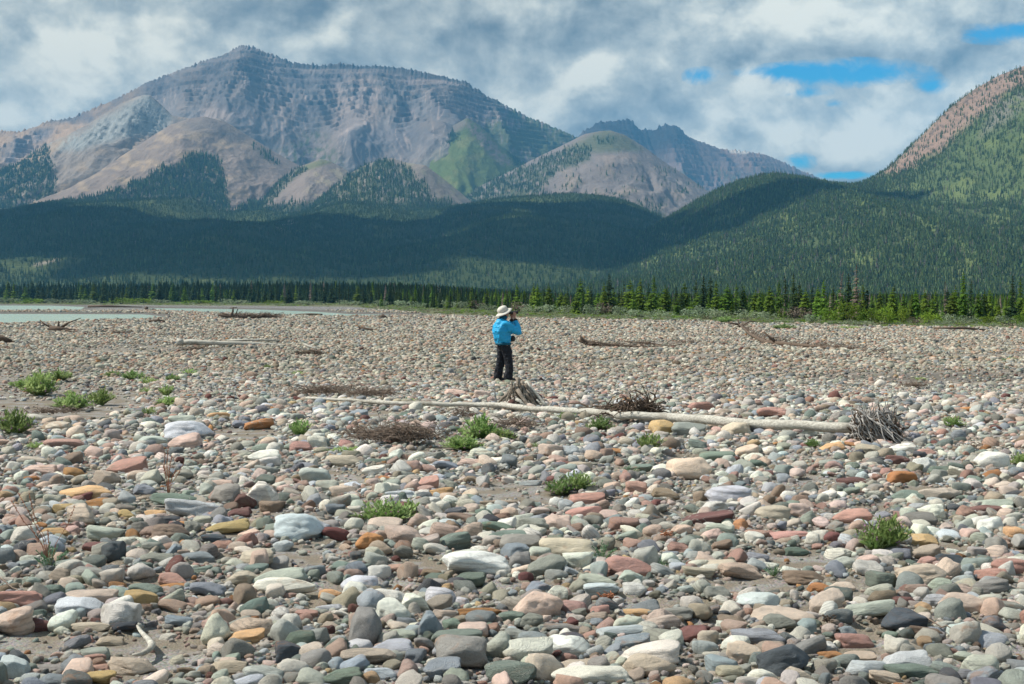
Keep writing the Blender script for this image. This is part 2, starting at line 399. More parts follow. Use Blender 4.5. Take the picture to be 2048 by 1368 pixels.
def ridge(name, label, sil, D, depth, nx, ny, colf, prof=1.25, relief=0.13, lam=300., crag=0., seed=0, strata=0, back=0.35, base=-1.0, fold=None):
    """one mountain as a real terrain sheet: foot, front slope, ridge at the measured skyline, back slope"""
    sil = np.array(sil, float); x0, x1 = sil[0, 0], sil[-1, 0]
    px = np.linspace(x0, x1, nx); py = np.interp(px, sil[:, 0], sil[:, 1])
    # soften the polyline, then roughen it with crags
    k = max(3, nx // 160) | 1; ker = np.hanning(k + 2)[1:-1]; ker /= ker.sum()
    py = np.convolve(np.pad(py, k // 2, 'edge'), ker, 'valid')
    kw = max(9, nx // 14) | 1; kr = np.hanning(kw + 2)[1:-1]; kr /= kr.sum(); pys = np.convolve(np.pad(py, kw // 2, 'edge'), kr, 'valid')
    if crag: py = py - crag * (np.abs(pn(px / 9.0, px * 0, seed + 5)) + 0.6 * pn(px / 4.0, px * 0, seed + 6)) * sst(HZ - py, 150, 260)
    Xr = (px - 1024) / F * D; zr = CAMZ + (HZ - py) / F * D
    nb = max(4, int(ny * 0.12)); t = np.concatenate([np.linspace(0, 1, ny), 1 + back * np.linspace(0, 1, nb + 1)[1:]])
    T, XR = np.meshgrid(t, Xr, indexing='ij'); zs = CAMZ + (HZ - pys) / F * D
    wr = np.where(T <= 1, np.clip(T, 0, 1) ** 55, 1.0); ZR = zs * (1 - wr) + zr * wr
    Y = D - depth * (1 - T)
    H = np.maximum(ZR - base, 0)
    g = np.where(T <= 1, np.clip(T, 0, 1) ** prof, 1 - ((T - 1) / back) ** 1.3)
    Z = base + H * g
    Y = Y + (1 - np.clip(T, 0, 1)) * depth * 0.18 * fbm(XR / (lam * 4), T * 0.6, 3, seed + 40)
    wx = XR + lam * 0.6 * fbm(XR / lam / 2, T * 2.0, 3, seed + 20)
    env = np.clip(T, 0, 1) * (1 - np.clip(T, 0, 1)) * 4
    gul = ridged(wx / lam, T * depth / lam * 0.42, 5, seed, 0.5)
    amp = relief * np.maximum(H.max() * 0.55, 30)
    Z = Z + (gul - 0.62) * amp * env ** 0.7 * np.clip(H / (H.max() * 0.35), 0, 1)
    Z = Z + fbm(XR / 45, T * depth / 90, 4, seed + 9) * amp * 0.07 * env
    if strata:
        hh = Z / strata + 0.6 * fbm(XR / 500, T * 2, 3, seed + 3); fr = hh - np.floor(hh)
        up = sst(g, 0.66, 0.80) * (T <= 1)
        Z = Z + (sst(fr, 0.25, 0.6) - fr) * strata * 1.1 * up * sst(1 - g, 0.0, 0.06)
    if fold is not None: Z = Z + fold(XR, T, H, env)
    Z = np.maximum(Z, base - 0.5)
    V = np.stack([XR, Y, Z], -1)
    PX = 1024 + XR / Y * F; PY = HZ - (Z - CAMZ) / Y * F
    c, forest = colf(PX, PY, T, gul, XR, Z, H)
    n1, n2 = T.shape
    i, j = np.meshgrid(np.arange(n1 - 1), np.arange(n2 - 1), indexing='ij')
    Fc = np.stack([i * n2 + j, i * n2 + j + 1, (i + 1) * n2 + j + 1, (i + 1) * n2 + j], -1).reshape(-1, 4)
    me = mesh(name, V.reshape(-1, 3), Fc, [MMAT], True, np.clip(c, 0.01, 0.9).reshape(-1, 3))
    o = tag(link(name, me), label, 'mountain', kind='structure')
    HILLS[name if name not in HILLS else name + str(len(HILLS))] = (V, forest, PX, PY)
    return o
def lerp(a, b, f): return a + (np.asarray(b, float) - a) * f[..., None]
def full(c, sh): return np.ones(sh + (3,)) * np.asarray(c, float)
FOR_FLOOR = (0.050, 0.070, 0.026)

def col_main(px, py, T, gul, X, Z, H):
    sh = T.shape
    c = full((0.20, 0.178, 0.168), sh); c = lerp(c, (0.34, 0.27, 0.235), sst(gul, 0.42, 0.22) * sst(T, .3, .5) * .75); c = lerp(c, (0.13, 0.115, 0.12), sst(gul, 0.74, 0.9) * .6)
    n = fbm(px / 70, py / 50, 5, 60); n2 = fbm(px / 9, py / 14, 4, 61)
    c = lerp(c, (0.255, 0.20, 0.165), sst(n, -0.05, 0.35) * 0.6)
    c = lerp(c, (0.15, 0.135, 0.14), sst(n, 0.0, -0.4) * 0.6)
    ch = sst(-np.abs(pn((px + 30 * fbm(px / 90, py / 120, 2, 66)) / 13.0, py / 160, 62)), -0.10, -0.01) * sst(T, 0.35, 0.5) * sst(T, 0.97, 0.85) * sst(fbm(px / 60, py / 90, 3, 63), -0.12, 0.2)
    c = lerp(c, (0.42, 0.33, 0.28), ch * 0.9)
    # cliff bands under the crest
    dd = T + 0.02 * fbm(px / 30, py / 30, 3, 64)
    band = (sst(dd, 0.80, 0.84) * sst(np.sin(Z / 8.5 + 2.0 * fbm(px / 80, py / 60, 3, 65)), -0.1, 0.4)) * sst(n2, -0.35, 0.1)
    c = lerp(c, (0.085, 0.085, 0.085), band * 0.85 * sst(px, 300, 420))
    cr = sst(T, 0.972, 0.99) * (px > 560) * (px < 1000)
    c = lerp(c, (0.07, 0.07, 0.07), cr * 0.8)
    tan = sst(px + 0.4 * (py - 200), 330, 200) * sst(n, -0.3, 0.2)
    c = lerp(c, (0.42, 0.28, 0.17), tan * 0.8)
    gr = sst(px + 1.2 * (py - 240) + 60 * n, 930, 1010) * sst(n2 + n, -0.6, 0.1)
    c = lerp(c, (0.075, 0.10, 0.045), gr * 0.9)
    gr2 = pmask(px, py, [(560, 300), (640, 250), (690, 330), (700, 400), (560, 400)], 18) * sst(n2, -0.1, 0.25)
    c = lerp(c, (0.08, 0.105, 0.045), gr2 * 0.8)
    return c, np.zeros(sh)
def flow(XR, T, H, env):
    px = 1024 + XR / 6300 * F
    a = 46 * np.exp(-((px - 500 - 60 * (1 - T)) / 42) ** 2) - 60 * np.exp(-((px - 640 - 90 * (1 - T)) / 60) ** 2) + 50 * np.exp(-((px - 740) / 40) ** 2) \
        - 62 * np.exp(-((px - 815) / 45) ** 2) + 62 * np.exp(-((px - 915) / 55) ** 2) - 40 * np.exp(-((px - 330) / 60) ** 2)
    return a * env
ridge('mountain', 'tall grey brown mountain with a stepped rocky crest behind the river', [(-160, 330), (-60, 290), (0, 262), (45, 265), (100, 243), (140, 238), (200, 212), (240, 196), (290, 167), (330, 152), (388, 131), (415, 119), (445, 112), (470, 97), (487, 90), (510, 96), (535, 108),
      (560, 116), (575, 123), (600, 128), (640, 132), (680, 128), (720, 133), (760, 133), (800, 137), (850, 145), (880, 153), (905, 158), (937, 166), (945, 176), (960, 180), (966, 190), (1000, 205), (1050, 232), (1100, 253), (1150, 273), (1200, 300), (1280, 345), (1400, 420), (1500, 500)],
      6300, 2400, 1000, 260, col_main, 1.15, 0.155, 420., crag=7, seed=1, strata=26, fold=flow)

def col_rocky(px, py, T, gul, X, Z, H):
    sh = T.shape; n = fbm(px / 40, py / 30, 5, 70); n2 = fbm(px / 7, py / 9, 4, 71)
    c = full((0.19, 0.14, 0.125), sh)
    c = lerp(c, (0.27, 0.165, 0.12), sst(n, -0.1, 0.3) * sst(px, 1360, 1480))
    c = lerp(c, (0.07, 0.075, 0.08), sst(T, 0.86, 0.93) * sst(px, 1400, 1360) * 0.8)
    c = lerp(c, (0.05, 0.08, 0.06), sst(n2 + n, 0.05, 0.4) * sst(py, 300, 360) * .8)
    c = lerp(c, (0.5, 0.45, 0.38), pmask(px, py, [(1455, 299), (1500, 302), (1495, 308), (1460, 306)], 2) * .8)
    return c, np.zeros(sh)
ridge('rocky_mountain', 'distant dark rocky mountain with a castle like crest between two hills', [(1060, 380), (1130, 300), (1160, 270), (1166, 262), (1185, 255), (1190, 247), (1205, 244), (1232, 243), (1240, 241), (1258, 239), (1266, 244), (1272, 252), (1277, 259), (1288, 261), (1290, 255), (1293, 261),
      (1305, 260), (1312, 261), (1318, 254), (1328, 252), (1330, 243), (1334, 251), (1352, 252), (1362, 258), (1372, 270), (1382, 277), (1400, 284), (1440, 298), (1470, 302), (1500, 304), (1530, 310), (1560, 322), (1600, 341), (1650, 362), (1720, 395), (1850, 460)],
      7600, 1500, 520, 120, col_rocky, 1.1, 0.18, 330., crag=5, seed=2, strata=30)

def col_green(px, py, T, gul, X, Z, H):
    sh = T.shape; n = fbm(px / 40, py / 25, 5, 72); n2 = fbm(px / 6, py / 6, 4, 73)
    c = full((0.105, 0.135, 0.042), sh)
    c = lerp(c, (0.16, 0.17, 0.06), sst(n, 0.0, 0.4))
    c = lerp(c, (0.22, 0.175, 0.155), pmask(px, py, [(935, 236), (975, 270), (1030, 330), (1000, 330), (960, 290), (935, 255)], 5) * sst(n2, -0.3, 0.2))
    c = lerp(c, (0.24, 0.19, 0.165), pmask(px, py, [(930, 236), (935, 250), (860, 300), (820, 330), (790, 345), (790, 320), (860, 270)], 6) * 0.8)
    f = pmask(px, py, [(905, 262), (915, 280), (850, 315), (800, 335), (700, 370), (780, 330), (860, 285)], 7) * sst(n2, -0.25, 0.05)
    f = np.maximum(f, pmask(px, py, [(1000, 275), (1150, 300), (1060, 345), (1030, 330)], 8) * 0.8)
    return lerp(c, FOR_FLOOR, f * 0.6), f * 0.8
ridge('green_spur', 'grassy green mountain spur with a scree streak down its right side', [(600, 420), (700, 375), (770, 342), (830, 300), (860, 280), (900, 255), (935, 235), (960, 252), (1000, 290), (1030, 318), (1060, 335), (1100, 360), (1200, 400), (1300, 450)], 5500, 1500, 340, 90, col_green, 1.0, 0.09, 260., seed=3)

def col_spur(px, py, T, gul, X, Z, H):
    sh = T.shape; n = fbm(px / 30, py / 20, 5, 74); n2 = fbm(px / 6, py / 6, 4, 75)
    c = full((0.20, 0.165, 0.15), sh)
    c = lerp(c, (0.085, 0.12, 0.045), sst(px + (py - 238) * 0.1, 755, 770) * sst(n, -0.5, 0.0))
    c = lerp(c, (0.13, 0.15, 0.04), pmask(px, py, [(640, 335), (800, 315), (800, 360), (640, 352)], 10))
    f = pmask(px, py, [(766, 240), (768, 262), (730, 290), (690, 318), (640, 330), (690, 285), (730, 265)], 6) * sst(n2, -0.3, 0.05)
    return lerp(c, FOR_FLOOR, f * .6), f * .7
ridge('dark_spur', 'narrow mountain spur with scree on the left and green on the right', [(560, 400), (640, 345), (690, 300), (730, 262), (765, 236), (790, 262), (815, 295), (850, 330), (900, 370), (980, 420)], 5800, 1200, 220, 80, col_spur, 1.0, 0.10, 200., seed=4)

def col_pale(px, py, T, gul, X, Z, H):
    sh = T.shape; n = fbm(px / 45, py / 30, 5, 76); n2 = fbm(px / 8, py / 8, 4, 77)
    c = full((0.26, 0.215, 0.18), sh)
    c = lerp(c, (0.36, 0.27, 0.19), sst(n, 0, .35) * .8)
    rock = pmask(px, py + 10 * n, [(295, 188), (345, 235), (330, 262), (250, 275), (150, 300), (120, 300), (210, 232)], 10)
    c = lerp(c, (0.30, 0.305, 0.285), rock)
    c = lerp(c, (0.12, 0.12, 0.12), rock * sst(n2, 0.12, 0.3) * .8)
    c = lerp(c, (0.33, 0.35, 0.33), pmask(px, py, [(90, 290), (160, 262), (165, 275), (120, 300)], 8) * sst(n2, -.2, .2))
    c = lerp(c, (0.38, 0.27, 0.17), pmask(px, py, [(40, 320), (140, 268), (110, 300), (50, 345), (20, 350)], 8) * .8)
    f = pmask(px, py + 16 * n, [(-120, 350), (30, 335), (90, 298), (105, 350), (110, 395), (60, 440), (-120, 440)], 10) * sst(n2 + n * .5, -0.32, 0.0)
    return lerp(c, FOR_FLOOR, f * .8), f
ridge('pale_hill', 'pale grey scree hill with a light limestone outcrop at its top', [(-180, 420), (-100, 390), (0, 352), (40, 330), (90, 290), (140, 268), (190, 240), (240, 208), (285, 190), (300, 190), (318, 205), (345, 232), (400, 240), (440, 236), (480, 262), (560, 310), (640, 360), (700, 400)],
      5200, 1700, 420, 130, col_pale, 1.0, 0.10, 180., crag=1.5, seed=5, strata=16)

def col_brown(px, py, T, gul, X, Z, H):
    sh = T.shape; n = fbm(px / 45, py / 20, 5, 78); n2 = fbm(px / 7, py / 7, 4, 79)
    c = full((0.235, 0.185, 0.155), sh)
    c = lerp(c, (0.40, 0.30, 0.20), sst(n, -0.05, .3) * .75 * sst(px, 560, 420))
    c = lerp(c, (0.16, 0.14, 0.13), pmask(px, py, [(350, 245), (420, 232), (500, 270), (480, 290), (420, 262), (370, 268)], 10) * .7)
    f = pmask(px, py + 14 * n, [(100, 415), (230, 385), (300, 350), (385, 315), (430, 310), (448, 360), (455, 425), (430, 460), (60, 460)], 9) * sst(n2 + n * .4, -0.4, -0.05)
    f = np.maximum(f, pmask(px, py, [(500, 290), (540, 305), (560, 335), (530, 320)], 6) * .35)
    f = np.maximum(f, pmask(px, py, [(455, 432), (500, 405), (560, 400), (640, 480), (455, 480)], 8))
    return lerp(c, FOR_FLOOR, f * .85), f
ridge('brown_hill', 'rounded tan brown scree hill with spruce climbing its front', [(40, 440), (100, 402), (160, 365), (200, 345), (260, 302), (300, 275), (340, 250), (380, 237), (410, 233), (450, 244), (500, 275), (560, 310), (600, 332), (630, 352), (680, 390), (760, 440)],
      4600, 1600, 440, 120, col_brown, 0.95, 0.09, 170., seed=6)

def col_small(px, py, T, gul, X, Z, H):
    sh = T.shape; n = fbm(px / 30, py / 20, 5, 80); n2 = fbm(px / 6, py / 6, 4, 81)
    c = full((0.25, 0.20, 0.17), sh); c = lerp(c, (0.40, 0.33, 0.22), sst(n, 0, .3) * .7 * sst(px, 600, 630))
    c = lerp(c, (0.12, 0.14, 0.045), pmask(px, py, [(610, 330), (650, 316), (665, 325), (600, 345)], 4) * .7)
    f = pmask(px, py + 10 * n, [(480, 420), (540, 372), (600, 330), (612, 340), (560, 385), (520, 425)], 6) * sst(n2, -.35, 0)
    f = np.maximum(f, pmask(px, py, [(400, 425), (620, 405), (760, 440), (760, 500), (400, 500)], 8))
    return lerp(c, FOR_FLOOR, f * .85), f
ridge('low_ridge', 'low bare tan ridge between the brown hill and the wooded knoll', [(420, 450), (480, 412), (540, 375), (600, 333), (640, 318), (660, 322), (690, 338), (710, 352), (740, 375), (800, 420)], 4300, 1100, 260, 80, col_small, 0.9, 0.08, 140., seed=7)

def col_knoll(px, py, T, gul, X, Z, H):
    sh = T.shape; n = fbm(px / 30, py / 20, 5, 82); n2 = fbm(px / 6, py / 6, 4, 83)
    c = full((0.24, 0.20, 0.165), sh); c = lerp(c, (0.30, 0.27, 0.17), sst(n, 0, .3) * .6)
    c = lerp(c, (0.42, 0.33, 0.22), pmask(px, py, [(670, 402), (710, 390), (710, 398), (680, 408)], 4))
    f = pmask(px, py + 10 * n, [(600, 425), (700, 345), (775, 316), (812, 335), (860, 385), (880, 420), (700, 440), (600, 460)], 6) * sst(n2 + .5 * n, -.38, -0.02)
    f = np.maximum(f, pmask(px, py + 8 * n, [(500, 418), (620, 410), (900, 402), (1000, 500), (500, 520)], 8))
    return lerp(c, FOR_FLOOR, f * .85), f
ridge('wooded_knoll', 'small rounded knoll with spruce on the left and grey scree on the right', [(560, 450), (620, 412), (650, 388), (690, 352), (730, 330), (765, 318), (785, 316), (810, 325), (850, 330), (880, 352), (915, 380), (950, 410), (1000, 440)], 4000, 1100, 300, 90, col_knoll, 0.9, 0.08, 140., seed=8)

def col_dome(px, py, T, gul, X, Z, H):
    sh = T.shape; n = fbm(px / 40, py / 25, 5, 84); n2 = fbm(px / 7, py / 7, 4, 85)
    c = full((0.20, 0.17, 0.155), sh)
    c = lerp(c, (0.27, 0.21, 0.17), sst(n, 0, .3) * .7)
    c = lerp(c, (0.10, 0.115, 0.055), pmask(px, py + 8 * n, [(1130, 300), (1180, 268), (1215, 260), (1250, 270), (1290, 300), (1200, 305)], 8) * .8)
    f = pmask(px, py + 12 * n, [(880, 440), (930, 388), (1060, 325), (1180, 285), (1180, 320), (1110, 345), (1080, 380), (1120, 400), (1200, 440), (1000, 470)], 8) * sst(n2 + .3 * n, -.38, -0.02)
    f = np.maximum(f, sst(n2 + n, .18, .4) * .5 * sst(py, 320, 350))
    f = np.maximum(f, pmask(px, py, [(1190, 275), (1230, 275), (1225, 290), (1195, 292)], 5) * .6)
    f = np.maximum(f, pmask(px, py + 8 * n, [(800, 430), (1200, 405), (1330, 425), (1300, 520), (800, 520)], 8))
    return lerp(c, FOR_FLOOR, f * .8), f
ridge('dome_hill', 'rounded grey scree hill with a green cap in front of the rocky mountain', [(840, 450), (900, 402), (960, 372), (1020, 342), (1080, 312), (1130, 288), (1170, 268), (1200, 262), (1222, 261), (1250, 270), (1290, 295), (1330, 325), (1370, 350), (1410, 378), (1460, 410), (1540, 460)],
      4900, 1600, 420, 120, col_dome, 0.95, 0.10, 170., seed=9)

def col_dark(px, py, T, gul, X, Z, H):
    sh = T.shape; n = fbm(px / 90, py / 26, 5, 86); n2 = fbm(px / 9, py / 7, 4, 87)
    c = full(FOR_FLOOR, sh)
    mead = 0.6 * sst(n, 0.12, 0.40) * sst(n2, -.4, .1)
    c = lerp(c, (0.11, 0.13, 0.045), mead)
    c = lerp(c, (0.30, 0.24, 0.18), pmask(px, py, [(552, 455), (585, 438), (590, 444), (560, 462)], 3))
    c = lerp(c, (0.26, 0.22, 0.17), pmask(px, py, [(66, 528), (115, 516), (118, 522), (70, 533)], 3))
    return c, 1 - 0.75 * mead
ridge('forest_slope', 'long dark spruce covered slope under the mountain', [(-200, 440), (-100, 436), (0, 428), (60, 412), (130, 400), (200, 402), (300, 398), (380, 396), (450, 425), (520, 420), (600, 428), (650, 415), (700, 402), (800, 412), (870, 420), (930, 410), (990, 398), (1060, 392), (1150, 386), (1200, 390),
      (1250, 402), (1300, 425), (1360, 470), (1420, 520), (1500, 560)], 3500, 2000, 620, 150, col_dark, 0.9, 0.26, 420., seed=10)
def col_fold(px, py, T, gul, X, Z, H):
    sh = T.shape; n = fbm(px / 80, py / 22, 5, 88); n2 = fbm(px / 9, py / 7, 4, 89)
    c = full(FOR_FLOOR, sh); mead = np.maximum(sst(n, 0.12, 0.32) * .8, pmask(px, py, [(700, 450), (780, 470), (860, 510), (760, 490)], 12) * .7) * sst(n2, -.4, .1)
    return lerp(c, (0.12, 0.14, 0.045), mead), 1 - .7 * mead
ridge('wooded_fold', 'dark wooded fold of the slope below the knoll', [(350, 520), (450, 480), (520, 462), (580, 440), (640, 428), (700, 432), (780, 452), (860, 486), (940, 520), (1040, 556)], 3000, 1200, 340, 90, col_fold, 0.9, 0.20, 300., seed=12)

def col_right(px, py, T, gul, X, Z, H):
    sh = T.shape; n = fbm(px / 70, py / 45, 5, 90); n2 = fbm(px / 10, py / 8, 4, 91)
    c = full((0.075, 0.10, 0.042), sh)
    gr = pmask(px, py + 26 * n, [(1890, 310), (1960, 230), (2048, 170), (2300, 60), (2300, 420), (1960, 420), (1840, 440), (1800, 380)], 28)
    c = lerp(c, (0.088, 0.118, 0.045), gr)
    c = lerp(c, (0.19, 0.17, 0.15), pmask(px, py + 8 * n, [(1990, 205), (2300, 90), (2300, 120), (2048, 215), (1960, 275)], 14) * .7)
    red = pmask(px, py + 12 * n, [(1760, 352), (1850, 262), (1900, 212), (1980, 150), (2100, 95), (2200, 60), (2200, 100), (2030, 175), (1940, 245), (1880, 305), (1790, 350)], 9)
    c = lerp(c, (0.27, 0.185, 0.14), red); c = lerp(c, (0.13, 0.10, 0.08), red * sst(n2, 0.0, 0.3) * .9)
    mead = sst(n, 0.10, 0.3) * (1 - red)
    c = lerp(c, (0.13, 0.16, 0.055), mead * .8)
    c = lerp(c, (0.30, 0.27, 0.17), sst(n2 + n * .5, 0.36, 0.5) * .5 * sst(px, 1500, 1350))
    f = 1 - 0.86 * red; f = f * (1 - 0.60 * gr); f = f * (1 - 0.45 * mead)
    f = np.maximum(f, 0.8 * pmask(px, py, [(2000, 165), (2100, 95), (2300, 60), (2300, 90), (2060, 165)], 8) * sst(n2, -.1, .15))
    return c, f
ridge('wooded_hill', 'high green hill at the right, spruce below and red scree above', [(960, 588), (1020, 578), (1080, 560), (1150, 535), (1200, 512), (1260, 480), (1330, 440), (1400, 398), (1440, 378), (1490, 358), (1540, 348), (1580, 352), (1640, 366), (1700, 372), (1740, 360), (1775, 338), (1810, 305), (1850, 265), (1900, 215),
      (1950, 178), (2000, 150), (2048, 132), (2120, 95), (2250, 50), (2450, 20), (2700, 60)], 2300, 1350, 640, 200, col_right, 0.95, 0.10, 170., seed=11, crag=0.8)
# ------------------------------------------------------------------ vegetation prototypes
def leaf_mat(name, c1, c2, hue=0.03, trans=0.25, use_obj=True, source='GEOM'):
    m, b, bs = newmat(name, 0.75, 0.15)
    oi = b.node('ShaderNodeObjectInfo').outputs['Random']
    geo = b.node('ShaderNodeTexCoord').outputs['Object']
    n = b.noise(geo, 1.6, 3, 0.6)
    c = b.mix(b.ss(n, 0.35, 0.65), c1, c2)
    c = b.hsv(c, b.m('ADD', 0.5 - hue / 2, b.m('MULTIPLY', oi, hue)), 1.0, b.m('ADD', 0.72, b.m('MULTIPLY', b.m('FRACT', b.m('MULTIPLY', oi, 7.31)), 0.55)))
    b.L.new(c, bs.inputs['Base Color'])
    if trans:
        tr = b.node('ShaderNodeBsdfTranslucent', None, Color=c)
        mx = b.node('ShaderNodeMixShader', None, i0=trans, i1=bs.outputs[0], i2=tr.outputs[0])
        b.L.new(mx.outputs[0], b.N['Material Output'].inputs['Surface'])
    return m
M_SPR = leaf_mat('spruce_needles', (0.075, 0.14, 0.012), (0.15, 0.235, 0.028), 0.035)
M_SPRD = leaf_mat('dark_spruce_needles', (0.022, 0.048, 0.018), (0.055, 0.090, 0.024), 0.03)
M_DEAD = leaf_mat('dead_needles', (0.17, 0.135, 0.11), (0.27, 0.20, 0.155), 0.02, 0.1)
M_BARK, _b, _s = newmat('bark', 0.9, 0.1); _s.inputs['Base Color'].default_value = (0.10, 0.075, 0.055, 1)
M_WIL = leaf_mat('willow_leaves', (0.20, 0.26, 0.15), (0.36, 0.42, 0.28), 0.03, 0.3)
M_ALD = leaf_mat('alder_leaves', (0.13, 0.22, 0.02), (0.25, 0.36, 0.05), 0.03, 0.3)
M_DRY = leaf_mat('dry_twigs', (0.15, 0.115, 0.09), (0.26, 0.20, 0.155), 0.02, 0.0)
M_LEAF = leaf_mat('herb_leaves', (0.20, 0.31, 0.09), (0.40, 0.50, 0.22), 0.03, 0.35)
M_LEAFB = leaf_mat('bluish_leaves', (0.11, 0.20, 0.11), (0.22, 0.33, 0.20), 0.02, 0.3)
M_STEM, _b, _s = newmat('herb_stem', 0.7, 0.2); _s.inputs['Base Color'].default_value = (0.20, 0.27, 0.09, 1)
M_FLOW, _b, _s = newmat('purple_petals', 0.7, 0.2); _s.inputs['Base Color'].default_value = (0.33, 0.17, 0.27, 1)
M_RED, _b, _s = newmat('red_stalk', 0.8, 0.1); _s.inputs['Base Color'].default_value = (0.36, 0.15, 0.08, 1)

def spruce_meshes(seed, h=1.0, w=0.17, lev=22, br=8, sub=3, full_bottom=0.06, lean=0.0, gap=0.0):
    """crown and trunk of a unit-height spruce"""
    rd = random.Random(seed); c = MB(); t = MB(); random.seed(seed)
    cx = lambda z: (lean * z * z, lean * 0.4 * math.sin(z * 3))
    pts = []
    for i in range(8):
        z = i / 7 * 0.985; a = cx(z); pts.append((a[0], a[1], z))
    t.tube(pts, [0.013 * (1 - i / 7.6) + 0.0015 for i in range(8)], 0, 6)
    for i in range(lev):
        f = i / (lev - 1); z = full_bottom + (0.97 - full_bottom) * f + rd.uniform(-.01, .01)
        prof = (1 - f) ** 0.6 * 0.93 + 0.07
        if f < 0.12: prof *= 0.75 + 2 * f
        rad = w * prof * rd.uniform(0.7, 1.2)
        if rd.random() < gap: rad *= 0.35
        for k in range(br):
            an = 2 * math.pi * (k + rd.random() * 0.9) / br + i * 0.7
            r = rad * rd.uniform(0.55, 1.15); dx, dy = math.cos(an), math.sin(an)
            ox, oy = cx(z); drop = r * rd.uniform(0.15, 0.65)
            x1, y1, z1 = ox + dx * r, oy + dy * r, z - drop
            sx, sy = -dy, dx
            for q in range(sub):
                u0 = q / sub; u1 = (q + 1.15) / sub
                ws = r * rd.uniform(0.22, 0.42) * (1.15 - 0.6 * u0) + 0.004
                a0 = Vector((ox + dx * r * u0, oy + dy * r * u0, z - drop * u0)); a1 = Vector((ox + dx * r * u1, oy + dy * r * u1, z - drop * u1 - 0.003))
                mid = (a0 + a1) / 2
                l = mid + Vector((sx, sy, 0)) * ws + Vector((0, 0, -ws * rd.uniform(.3, 1.1))); rr = mid - Vector((sx, sy, 0)) * ws + Vector((0, 0, -ws * rd.uniform(.3, 1.1)))
                c.poly([a0, l, a1]); c.poly([a0, a1, rr])
    for k in range(5):
        an = k * 1.26; c.poly([(cx(1)[0], 0, 1.0), (0.006 * math.cos(an) + cx(1)[0], 0.006 * math.sin(an), 0.93), (0.01 * math.cos(an + 1) + cx(1)[0], 0.01 * math.sin(an + 1), 0.94)])
    return c, t

def small_spruce(seed, w, lev=6, br=6):
    rd = random.Random(seed); c = MB()
    for i in range(lev):
        f = i / lev; z = 0.05 + 0.93 * f; r = w * ((1 - f) ** 0.85) * rd.uniform(0.75, 1.2)
        top = min(1.0, z + 1.5 / lev * 0.93)
        ring = []
        for k in range(br * 2):
            an = math.pi * k / br + i; q = r * (1.0 if k % 2 == 0 else 0.55) * rd.uniform(.8, 1.2)
            ring.append((math.cos(an) * q, math.sin(an) * q, z - q * 0.35 * rd.random()))
        for k in range(br * 2):
            c.poly([(0, 0, top), ring[k], ring[(k + 1) % (br * 2)]])
    return c

def inst(name, label, cat, pts, scl, rot, idx, protos, cols=None):
    """one object of stuff: many copies of unlinked prototype meshes placed on points by geometry nodes"""
    me = bpy.data.meshes.new(name); me.vertices.add(len(pts)); me.vertices.foreach_set('co', np.asarray(pts, np.float32).ravel())
    def attr(n, t, key, arr):
        a = me.attributes.new(n, t, 'POINT'); a.data.foreach_set(key, arr)
    attr('scl', 'FLOAT_VECTOR', 'vector', np.asarray(scl, np.float32).ravel())
    attr('rot', 'FLOAT_VECTOR', 'vector', np.asarray(rot, np.float32).ravel())
    attr('idx', 'INT', 'value', np.asarray(idx, np.int32))
    if cols is not None:
        c = np.ones((len(pts), 4), np.float32); c[:, :3] = cols; attr('icol', 'FLOAT_COLOR', 'color', c.ravel())
    c = bpy.data.collections.new(name + '_kinds')
    for i, p in enumerate(protos):
        o = bpy.data.objects.new('%s_kind_%03d' % (name, i), p); c.objects.link(o)
    o = link(name, me)
    ng = bpy.data.node_groups.new(name + '_scatter', 'GeometryNodeTree')
    ng.interface.new_socket('Geometry', in_out='INPUT', socket_type='NodeSocketGeometry'); ng.interface.new_socket('Geometry', in_out='OUTPUT', socket_type='NodeSocketGeometry')
    N, L = ng.nodes, ng.links
    gi = N.new('NodeGroupInput'); go = N.new('NodeGroupOutput'); ip_ = N.new('GeometryNodeInstanceOnPoints'); ci = N.new('GeometryNodeCollectionInfo')
    ci.inputs['Collection'].default_value = c; ci.inputs['Separate Children'].default_value = True; ci.inputs['Reset Children'].default_value = True
    def na(n, t):
        a = N.new('GeometryNodeInputNamedAttribute'); a.data_type = t; a.inputs['Name'].default_value = n; return a.outputs['Attribute']
    L.new(gi.outputs[0], ip_.inputs['Points']); L.new(ci.outputs[0], ip_.inputs['Instance']); ip_.inputs['Pick Instance'].default_value = True
    L.new(na('idx', 'INT'), ip_.inputs['Instance Index']); L.new(na('scl', 'FLOAT_VECTOR'), ip_.inputs['Scale'])
    er = N.new('FunctionNodeEulerToRotation'); L.new(na('rot', 'FLOAT_VECTOR'), er.inputs[0]); L.new(er.outputs[0], ip_.inputs['Rotation'])
    L.new(ip_.outputs[0], go.inputs[0])
    md = o.modifiers.new('scatter', 'NODES'); md.node_group = ng
    return tag(o, label, cat, kind='stuff')

M_SLOPE = leaf_mat('slope_spruce', (0.035, 0.062, 0.020), (0.068, 0.10, 0.032), 0.05, 0.0)
M_SLOPEG = leaf_mat('slope_spruce_light', (0.065, 0.105, 0.03), (0.11, 0.15, 0.05), 0.04, 0.0)
M_SLOPED = leaf_mat('slope_dead_spruce', (0.11, 0.095, 0.085), (0.18, 0.15, 0.13), 0.02, 0.0)
SLOPE = [small_spruce(i, w, lev, 4).build('slope_spruce', [m]) for i, (w, lev, m) in enumerate([(0.15, 3, M_SLOPE), (0.19, 3, M_SLOPE), (0.13, 4, M_SLOPE), (0.24, 3, M_SLOPEG), (0.17, 3, M_SLOPEG), (0.12, 4, M_SLOPED)])]

